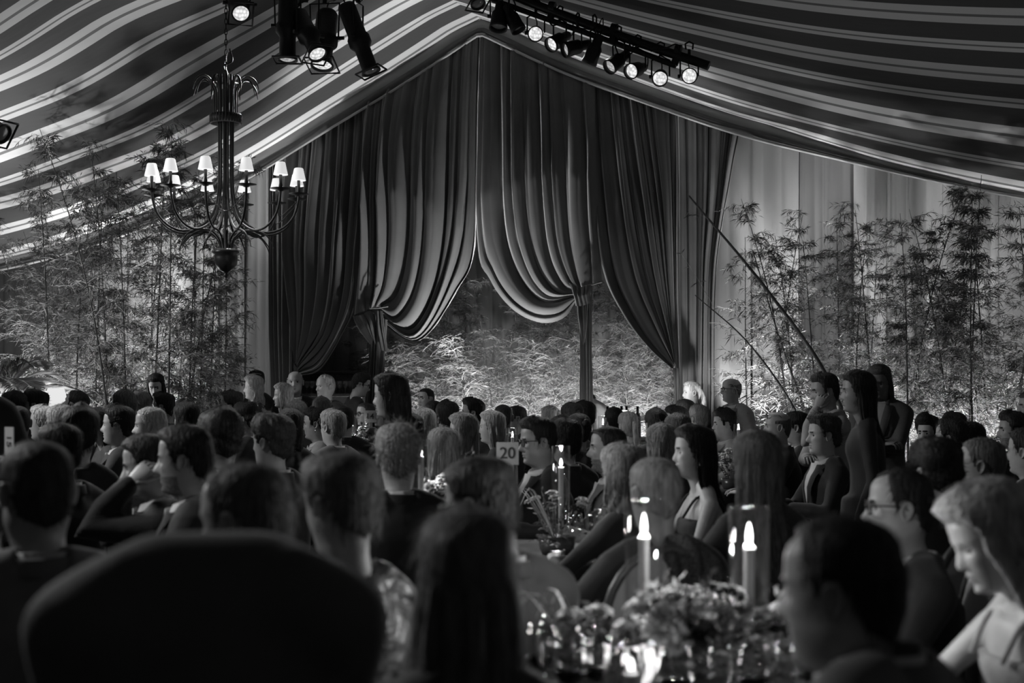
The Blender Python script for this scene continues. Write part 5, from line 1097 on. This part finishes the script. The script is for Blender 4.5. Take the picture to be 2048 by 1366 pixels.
# ------------------------------------------------------------------ tables and what stands on them
linen = mat('dark_table_linen', .035, .7, sheen=.2, bump=(160, .15)); wax = mat('candle_wax', .55, .5, emit=.02); flame_m = emission('flame', 9.0)
def table(x, y, r, label):
    t = thing('dinner_table', label, 'table', (x, y, 0), 0, None)
    b = MB(); lathe(b, [(0, .72), (r - .01, .72), (r, .73), (r, .742), (r - .01, .75), (0, .75)], 48); obj('tabletop', b, linen, t)
    b = MB(); a = np.linspace(0, 2 * PI, 96, endpoint=False); rows = []
    for z, k in [(.752, 0), (.753, .002), (.735, .010), (.6, .022), (.3, .045), (.02, .06)]: rows.append(np.stack([(r + k + k * .55 * np.cos(a * 12)) * np.cos(a), (r + k + k * .55 * np.cos(a * 12)) * np.sin(a), np.full(96, z)], -1))
    rows[0][:, :2] *= .2; grid(b, np.array(rows), True); fan(b, rows[0], True); obj('tablecloth', b, linen, t)
    b = MB(); lathe(b, [(0, 0), (.25, 0), (.25, .02), (.05, .05), (.04, .2), (.04, .72)], 20); obj('pedestal', b, METAL, t)
    return t
TZ = .7535
table(.47, 3.45, .50, 'round dark table nearest the camera, with flowers and two tall candles'); table(-.08, 6.98, .66, 'round dark table numbered twenty in the middle of the crowd')
table(-1.44, 14.25, .62, 'round dark table numbered fourteen by the long-haired standing woman'); table(1.95, 12.12, .42, 'round dark table behind the long brown hair, with a single tall candle')
table(.42, 11.6, .5, 'round dark table behind the stern man in black glasses'); table(1.12, 13.75, .5, 'round dark table with two small candles before the service counter')
table(-2.55, 8.2, .45, 'round dark table amid the left crowd with a few glasses')
def hurricane(px, Y, ytop, yflame, ycandle, label, R=.05, rc=.0125, power=1.0, zb=None):
    z0 = TZ if zb is None else zb; c = at(px, 800, Y); zt = at(px, ytop, Y)[2]; zw = at(px, ycandle, Y)[2]; s = Y / FPX
    t = thing('hurricane_candle', label, 'candle', (c[0], c[1], z0), 0, 'tall candles in glass cylinders'); h = zt - z0; wk = zw - z0
    b = MB(); lathe(b, [(0, .0), (R, 0), (R, h), (R - .0025, h + .001), (R - .004, h), (R - .004, .008), (0, .008)], 36); obj('glass_cylinder', b, GLASS, t)
    b = MB(); lathe(b, [(0, .010), (.03, .010), (.03, .018), (rc + .004, .024), (rc + .004, .05), (rc, .05)], 18); obj('holder', b, mat('brass_holder', .35, .3, 1.0), t)
    b = MB(); lathe(b, [(rc, .03), (rc, wk - .01), (rc * 1.12, wk - .006), (rc * 1.1, wk), (rc * .8, wk + .001), (rc * .3, wk - .004), (0, wk - .004)], 18); cd = obj('candle', b, wax, t)
    b = MB(); tube(b, [(0, 0, wk - .004), (.001, 0, wk + .006), (.003, 0, wk + .012)], .001, 5); obj('wick', b, METAL, cd)
    fh = max(.030, (ycandle - yflame) * 1.7 * s); fh = min(fh, .055); a = np.linspace(0, 1, 12); b = MB(); lathe(b, np.stack([.0085 * np.sqrt(np.sin(PI * np.clip(a ** .72, 0, 1))) * (1.02 - .3 * a), wk + .006 + fh * a], -1), 12); obj('flame', b, flame_m, cd)
    light('candle_light', 'POINT', (c[0], c[1], z0 + wk + fh * .6 + .01), None, power, .022)
    return t
hurricane(1288, 3.62, 998, 1046, 1073, 'left of the two tall candle glasses on the nearest table', power=10)
hurricane(1498, 3.50, 1012, 1062, 1094, 'right of the two tall candle glasses on the nearest table', power=10)
hurricane(1262, 3.12, 1292, 1334, 1347, 'short candle glass low at the bottom of the picture on the nearest table', R=.036, rc=.017, power=.5)
hurricane(1122, 7.0, 892, 925, 934, 'tall candle glass in front of the stern man in black glasses', R=.046, power=6.0)
hurricane(842, 6.75, 880, 902, 913, 'tall candle glass before the long straight blond hair', R=.045, power=6.0)
hurricane(704, 14.1, 830, 845, 851, 'small tall candle glass left of the card numbered fourteen', R=.05, power=8.0)
hurricane(1477, 12.1, 849, 853, 859, 'tall candle glass in front of the wavy-haired man in pale jacket', R=.042, power=8.0)
hurricane(1025, 11.45, 856, 868, 874, 'dim tall candle glass beside the man in thin glasses', R=.045, power=3.0)
hurricane(1152, 11.5, 860, 872, 878, 'tall candle glass edge seen above the sharp-nosed man', R=.045, power=3.0)
hurricane(1206, 13.6, 832, 842, 849, 'small candle glass just right of the curtain tail foot', R=.05, power=7.0)
hurricane(1272, 13.9, 832, 842, 848, 'small candle glass right of the fair tied-back hair', R=.05, power=7.0)

FONTS = []
def number_card(px, py, Y, w_, h_, txt, label, yaw=0, stem=True, roll=0.0):
    c = at(px, py, Y); t = thing('table_number', label, 'sign', (c[0], c[1], 0 if not stem else TZ), yaw, None); z = c[2] - (TZ if stem else 0)
    R = Ry(roll) if roll else None
    b = MB(); bevel_box(b, (0, 0, z), (w_ / 2, .002, h_ / 2) if not roll else (w_ / 2, .002, h_ / 2), .0008, R=R); cd = obj('card', b, mat('card_stock', .42, .8, bump=(90, .1)), t, smooth=False)
    f = bpy.data.curves.new('numeral', 'FONT'); f.body = txt; f.size = min(h_, w_) * .72; f.align_x = 'CENTER'; f.align_y = 'CENTER'; f.extrude = .0006; f.offset = .0004; f.materials.append(mat('numeral_ink', .03, .6))
    o = bpy.data.objects.new('numeral', f); COL.objects.link(o); o.parent = cd; o.location = (0, -.0032, z); o.rotation_euler = Euler((PI / 2, roll, 0), 'XYZ')
    FONTS.append(o)
    if stem:
        b = MB(); tube(b, [(0, .004, .01), (0, .004, z - h_ * .3)], .003, 6); obj('stem', b, METAL, t); b = MB(); lathe(b, [(0, 0), (.035, 0), (.035, .008), (.005, .012)], 18); obj('base', b, METAL, t)
    return t
number_card(1015, 907, 6.9, .108, .11, '20', 'white card numbered 20 beside the tall candle of the middle table')
number_card(740, 833, 14.1, .118, .12, '14', 'pale card numbered 14 at the back by the long-haired standing woman')
number_card(1246, 829, 14.0, .085, .09, '9', 'small pale card numbered 9 among the wine bottles')
number_card(19, 882, 5.85, .115, .075, '15', 'white card numbered 15 held sideways at the left edge', yaw=-.75, stem=False, roll=PI / 2)

bpy.context.view_layer.update(); dg_ = bpy.context.evaluated_depsgraph_get()
for o in FONTS:                                                # lettering as plain meshes
    me = bpy.data.meshes.new_from_object(o.evaluated_get(dg_), depsgraph=dg_); n_ = bpy.data.objects.new('numeral', me); COL.objects.link(n_); n_.parent = o.parent; n_.location = o.location; n_.rotation_euler = o.rotation_euler; bpy.data.objects.remove(o)
# service counter with bottles
sc_ = at(1262, 800, 15.3); t = thing('service_counter', 'dark service counter holding wine bottles behind the crowd', 'counter', (sc_[0], sc_[1], 0), -.1)
b = MB(); bevel_box(b, (0, 0, .54), (.36, .25, .53), .01); obj('body', b, bar_m, t, smooth=False); b = MB(); bevel_box(b, (0, 0, 1.085), (.42, .3, .015), .004); obj('worktop', b, bar_m, t, smooth=False)
bm_ = MB(); lathe(bm_, [(0, 0), (.037, 0), (.038, .01), (.038, .20), (.030, .235), (.014, .262), (.0135, .32), (.0155, .322), (.0155, .334), (0, .335)], 18); bme = bm_.mesh('wine_bottle', mat('dark_bottle_glass', .01, .12, spec=.8))
for px, Y in ((1215, 15.25), (1227, 15.3), (1253, 15.3), (1275, 15.25), (1243, 15.45)):
    c = at(px, 800, Y); o = bpy.data.objects.new('wine_bottle', bme); COL.objects.link(o); o.location = (c[0], c[1], 1.1003); tag(o, 'dark wine bottle in the row on the service counter', 'bottle', 'wine bottles on the service counter')

# glassware
def wine_glass_mb(h=.22, r=.042):
    b = MB(); lathe(b, [(0, 0), (.036, 0), (.036, .002), (.008, .006), (.004, .02), (.0038, h * .45), (.010, h * .485), (r * .75, h * .58), (r, h * .73), (r * .92, h * .88), (r * .78, h), (r * .755, h), (r * .89, h * .88), (r * .965, h * .73), (r * .72, h * .59), (0, h * .50)], 22); return b
WG = wine_glass_mb().mesh('glass_body', GLASS); wi = MB(); lathe(wi, [(0, .112), (.028, .128), (.038, .145), (.0395, .152), (0, .152)], 20); WINE = wi.mesh('red_wine', mat('red_wine', .012, .1, spec=.6))
tb = MB(); lathe(tb, [(0, 0), (.034, 0), (.036, .01), (.038, .09), (.0365, .09), (.034, .012), (0, .012)], 22); TUM = tb.mesh('tumbler', GLASS)
fl = MB(); lathe(fl, [(0, 0), (.032, 0), (.032, .002), (.006, .006), (.004, .10), (.012, .115), (.024, .15), (.027, .20), (.022, .235), (.0205, .235), (.0255, .20), (.022, .152), (0, .116)], 20); FLU = fl.mesh('flute', GLASS)
tl = MB(); lathe(tl, [(0, 0), (.028, 0), (.034, .05), (.036, .062), (.0345, .062), (.032, .05), (.026, .006), (0, .006)], 20); TLG = tl.mesh('tealight_glass', glass('frosted_votive', .8))
tc_ = MB(); lathe(tc_, [(0, .008), (.019, .008), (.019, .022), (0, .022)], 14); TLC = tc_.mesh('tealight', wax)
fm = MB(); a = np.linspace(0, 1, 8); lathe(fm, np.stack([.005 * np.sqrt(np.sin(PI * a ** .75)), .024 + .022 * a], -1), 10); TLF = fm.mesh('flame', flame_m)
def put(x, y, kind, label, group, z=TZ):
    if kind == 'wine':
        t = thing('wine_glass', label, 'glass', (x, y, z), random.uniform(0, 6), group); obj('glass_body', WG, None, t)
        if random.random() < .6: obj('wine', WINE, None, t)
        return
    if kind == 'tea':
        t = thing('tealight_holder', label, 'candle', (x, y, z), 0, group); obj('holder', TLG, None, t); c = obj('tealight', TLC, None, t); obj('flame', TLF, None, c)
        light('tealight_light', 'POINT', (x, y, z + .05), None, .7, .014); return
    o = bpy.data.objects.new({'tumbler': 'tumbler', 'flute': 'champagne_flute'}[kind], {'tumbler': TUM, 'flute': FLU}[kind]); COL.objects.link(o); o.location = (x, y, z); tag(o, label, 'glass', group)
g1 = 'glassware on the nearest table'
for x, y in [(.13, 3.30), (.19, 3.18), (.10, 3.46), (.28, 3.10), (.64, 3.10), (.74, 3.18), (.82, 3.35), (.86, 3.52), (.13, 3.14), (.35, 3.04), (.52, 3.06), (.235, 3.02), (.07, 3.32)]: put(x, y, 'wine', 'clear wine glass glinting on the nearest table around the flowers', g1)
for x, y in [(.22, 3.28), (.36, 3.06), (.55, 3.03), (.70, 3.26), (.16, 3.62), (.78, 3.48)]: put(x, y, 'tumbler', 'clear tumbler on the nearest table around the flowers', g1)
for x, y in [(.17, 3.27), (.44, 3.0), (.76, 3.30), (.08, 3.22), (.58, 3.0)]: put(x, y, 'flute', 'slim clear champagne flute on the nearest table', g1)
for x, y in [(.62, 3.16)]: put(x, y, 'tea', 'small glass tealight on the nearest table below the flowers', g1)
g2 = 'glassware on the middle table'
for px, Y in [(1190, 6.75), (1210, 6.9), (1228, 7.0), (1150, 6.6), (900, 6.6)]: c = at(px, 800, Y); put(c[0], c[1], 'wine', 'wine glass on the middle table numbered twenty', g2)
for px, Y in [(1208, 6.6), (1175, 6.55), (1240, 6.8)]: c = at(px, 800, Y); put(c[0], c[1], 'tumbler', 'tumbler on the middle table numbered twenty', g2)
for px, Y in [(1115, 6.5), (930, 6.7)]: c = at(px, 800, Y); put(c[0], c[1], 'tea', 'small tealight on the middle table numbered twenty', g2)
g3 = 'glassware on the back table'
for px, Y in [(722, 13.8), (738, 13.75), (748, 13.9), (712, 13.9)]: c = at(px, 800, Y); put(c[0], c[1], 'wine', 'wine glass on the back table numbered fourteen', g3)
for px, Y in [(730, 13.75), (744, 13.8)]: c = at(px, 800, Y); put(c[0], c[1], 'tumbler', 'tumbler on the back table numbered fourteen', g3)
for px, Y in [(192, 8.0), (205, 8.1), (183, 8.15)]: c = at(px, 800, Y); put(c[0], c[1], 'wine', 'wine glass on the table amid the left crowd', 'glassware on the left table')

# flowers
petal = {k: mat('petal_%d' % round(v * 100), v, .6, noise=(30, .15)) for k, v in (('white', .8), ('pale', .5), ('dark', .06))}; green = mat('greenery', .14, .5, noise=(8, .3))
def blossom(R, seed, rings=4):
    b = MB(); r = np.random.default_rng(seed)
    for k in range(rings):
        n = 5 + k * 2; tilt = .25 + .95 * k / max(1, rings - 1); L = R * (.55 + .5 * k / rings); wd = L * .75
        for j in range(n):
            a = 2 * PI * (j + .5 * (k % 2)) / n + r.normal() * .12; tl_ = tilt + r.normal() * .1; u = np.linspace(0, 1, 4)[:, None]; v = np.linspace(-1, 1, 3)[None]
            an = tl_ * (.5 + .75 * u); rad = R * .10 + L * u * np.sin(an) ; z = L * u * np.cos(an) * .8 + .0 * v; wv = wd * np.sin(PI * (.12 + .78 * u)) * v * .55; rad2 = rad - .12 * L * (v ** 2) * np.sin(an)
            X = rad2 * math.cos(a) - wv * math.sin(a); Yv = rad2 * math.sin(a) + wv * math.cos(a); grid(b, np.stack([X, Yv, z + .15 * L * v ** 2 + 0 * u], -1))
    return b
BL = [[blossom(R, s).mesh('blossom', petal[k]) for s in range(2)] for k, R in (('white', .052), ('pale', .044), ('dark', .04))]
def arrangement(x, y, R, H, n, seed, label, big=1.0, weights=(.45, .35, .2)):
    r = np.random.default_rng(seed); t = thing('flower_arrangement', label, 'flowers', (x, y, TZ), 0, None)
    b = MB(); lathe(b, [(0, 0), (.07, 0), (.085, .03), (.09, .09), (.085, .09), (.08, .03), (0, .03)], 24); obj('vase', b, mat('dark_vase', .05, .3), t)
    st = MB(); lf = MB(); B, D, Ls = [], [], []
    for i in range(n):
        a = r.uniform(0, 2 * PI); e = r.uniform(.45, 1.45); d = np.array([math.cos(a) * math.cos(e), math.sin(a) * math.cos(e), .9 * math.sin(e)]); tip = np.array([0, 0, .07]) + d * np.array([R, R, H]) * r.uniform(.75, 1.05)
        k = r.choice(3, p=weights); o = obj('blossom', BL[k][i % 2], None, t); o.location = tip; q = Vector(d * .6 + np.array([0, -.25, .5])).to_track_quat('Z', 'Y'); o.rotation_euler = q.to_euler(); s = r.uniform(.7, 1.15) * big; o.scale = (s, s, s)
        tube(st, catmull([(0, 0, .05), tip * .5 + (0, 0, .02), tip - d * .01], 8), .0022, 4, cap=False)
    for i in range(int(n * 1.3)):
        a = r.uniform(0, 2 * PI); e = r.uniform(.0, 1.4); d = np.array([math.cos(a) * math.cos(e), math.sin(a) * math.cos(e), .9 * math.sin(e)]); tip = np.array([0, 0, .06]) + d * np.array([R, R, H]) * r.uniform(.8, 1.35); q = catmull([(0, 0, .05), tip * .55 + (0, 0, .03), tip], 9); tube(st, q, .0018, 4, cap=False)
        for j in range(3, 9):
            for s in (-1, 1): B.append(q[j]); D.append(d * .6 + np.cross(d, [0, 0, 1.0]) * s * .7 + r.normal(size=3) * .25); Ls.append(r.uniform(.03, .06))
    Ls = np.array(Ls) * big; leaves(lf, np.array(B), np.array(D), Ls, Ls * .32, r); 
    for i in range(5 if big < .85 else 0):                       # a few long strap leaves arching out
        a = r.uniform(2.2, 4.0); L = r.uniform(.16, .26); q = catmull([(0, 0, .05), (math.cos(a) * L * .4, math.sin(a) * L * .3, H * .9), (math.cos(a) * L * .8, math.sin(a) * L * .5, H * 1.15 + .05), (math.cos(a) * L * 1.1, math.sin(a) * L * .6, H * 1.0)], 14)
        b = MB(); tube(b, q, np.interp(np.linspace(0, 1, 14), [0, .5, 1], [.005, .010, .002]), 6, flat=.25); obj('strap_leaf', b, mat('strap_leaf_green', .3, .5), t)
    tag(obj('greenery', lf, green, t, smooth=False), kind='stuff'); tag(obj('stems', st, green, t), kind='stuff')
    return t
arrangement(.44, 3.44, .21, .24, 26, 1, 'large arrangement of pale roses and greenery on the nearest table', 1.05)
arrangement(.66, 3.44, .12, .20, 10, 2, 'smaller bunch of dark and pale flowers below the right tall candle', .9, (.25, .4, .35))
arrangement(.20, 3.50, .12, .20, 7, 3, 'loose greenery and few blossoms at the left of the nearest table', .8, (.2, .5, .3))
c = at(1100, 800, 7.0); arrangement(c[0] + .03, 6.88, .22, .24, 10, 4, 'leafy arrangement around the tall candle of the middle table', .8, (.1, .5, .4))
c = at(905, 800, 6.8); arrangement(c[0], 6.85, .15, .42, 12, 5, 'arrangement with one big white flower left of the stout man in grey suit', 1.0, (.35, .25, .4))
c = at(728, 800, 14.1); arrangement(c[0] - .02, 14.05, .2, .42, 26, 6, 'bright mound of pale flowers on the back table numbered fourteen', 1.0, (.5, .4, .1))
c = at(1462, 800, 12.0); arrangement(c[0], 11.95, .2, .28, 14, 7, 'pale flowers on the table behind the long brown hair', 1.0)
c = at(1300, 800, 13.7); arrangement(1.2, 13.7, .16, .25, 10, 8, 'small flowers on the table before the service counter', 1.0)

# oval-backed chairs
chair_m = mat('dark_chair_wood', .05, .4, noise=(20, .3)); pad_m = mat('grey_chair_fabric', .3, .8, bump=(140, .1))
def chair(x, y, face, label):
    t = thing('dining_chair', label, 'chair', (x, y, 0), -math.radians(face), 'oval-backed chairs'); a = np.linspace(0, 2 * PI, 28, endpoint=False)
    b = MB(); lathe(b, [(0, .43), (.20, .43), (.215, .445), (.215, .455), (.19, .472), (0, .478)], 28); obj('seat', b, pad_m, t)
    q = np.stack([.20 * np.cos(a), -.205 - .05 * np.sin(a) * .5, .79 + .225 * np.sin(a)], -1); b = MB(); tube(b, q, .016, 8, closed=True); obj('back_frame', b, chair_m, t)
    rows = [np.stack([.20 * k * np.cos(a), -.205 - .025 * k * np.sin(a) + d, .79 + .225 * k * np.sin(a)], -1) for k, d in ((.95, -.004), (.7, -.018), (.35, -.024), (.02, -.025))]; b = MB(); grid(b, np.array(rows), True); rows = [r_ + (0, 2 * -d_, 0) for r_, d_ in zip(rows, (-.004, -.018, -.024, -.025))]; grid(b, np.array(rows), True, flip=True); tag(obj('back_pad', b, pad_m, t), 'padded grey oval back')
    for sx in (-1, 1):
        for sy in (-1, 1): b = MB(); tube(b, [(sx * .15, sy * .15, .44), (sx * .17, sy * .18, .02), (sx * .17, sy * .18, .0)], [.018, .011, .010], 8); obj('leg', b, chair_m, t)
        b = MB(); tube(b, [(sx * .12, -.19, .43), (sx * .11, -.195, .60)], .014, 8); obj('back_post', b, chair_m, t)
chair(.42, 4.84, -20, 'oval-backed grey chair under the pale close-cropped person')
for px, py, Y, f in [(1964, 932, 6.3, -62), (2024, 862, 10.8, -90), (2052, 905, 8.0, -50), (1900, 878, 9.6, -60), (1908, 856, 12.6, -90), (1942, 882, 11.3, -30), (1856, 868, 11.6, -140), (1872, 948, 5.5, -20), (1800, 1018, 4.5, -92)]:
    c = at(px, 800, Y); fd = np.array([math.sin(math.radians(f)), math.cos(math.radians(f))]); chair(c[0] - fd[0] * .06, c[1] - fd[1] * .06, f, 'oval-backed chair under a seated guest in the dark right-hand crowd')
# dark openwork shawl hung over the right half of that chair's back
sh = MB(); U, V = np.meshgrid(np.linspace(0, 1, 34), np.linspace(0, 1, 22)); nzs = Noise(77, 9)
X = -.02 + .27 * U + .02 * np.sin(V * 5); Z = 1.06 - .10 * (U - .35) ** 2 * 4 - .42 * V + .03 * V * np.sin(U * 17); Yb = -.262 - .018 * np.sin(U * 21 + 2 * V) - .02 * V + .012 * nzs(np.stack([X, V, Z], -1).reshape(-1, 3)).reshape(X.shape)
Yb = np.where(V < .08, Yb + .07 * (1 - V / .08), Yb); grid(sh, np.stack([X, Yb, Z], -1))
so = obj('shawl', sh, mat('dark_lace', .025, .8, noise=(120, .9), bump=(90, .8))); so.location = (.42, 4.84, 0); so.rotation_euler = (0, 0, math.radians(20)); tag(so, 'dark lacy shawl hanging over the right half of the oval chair back', 'shawl')
bpy.context.view_layer.update()
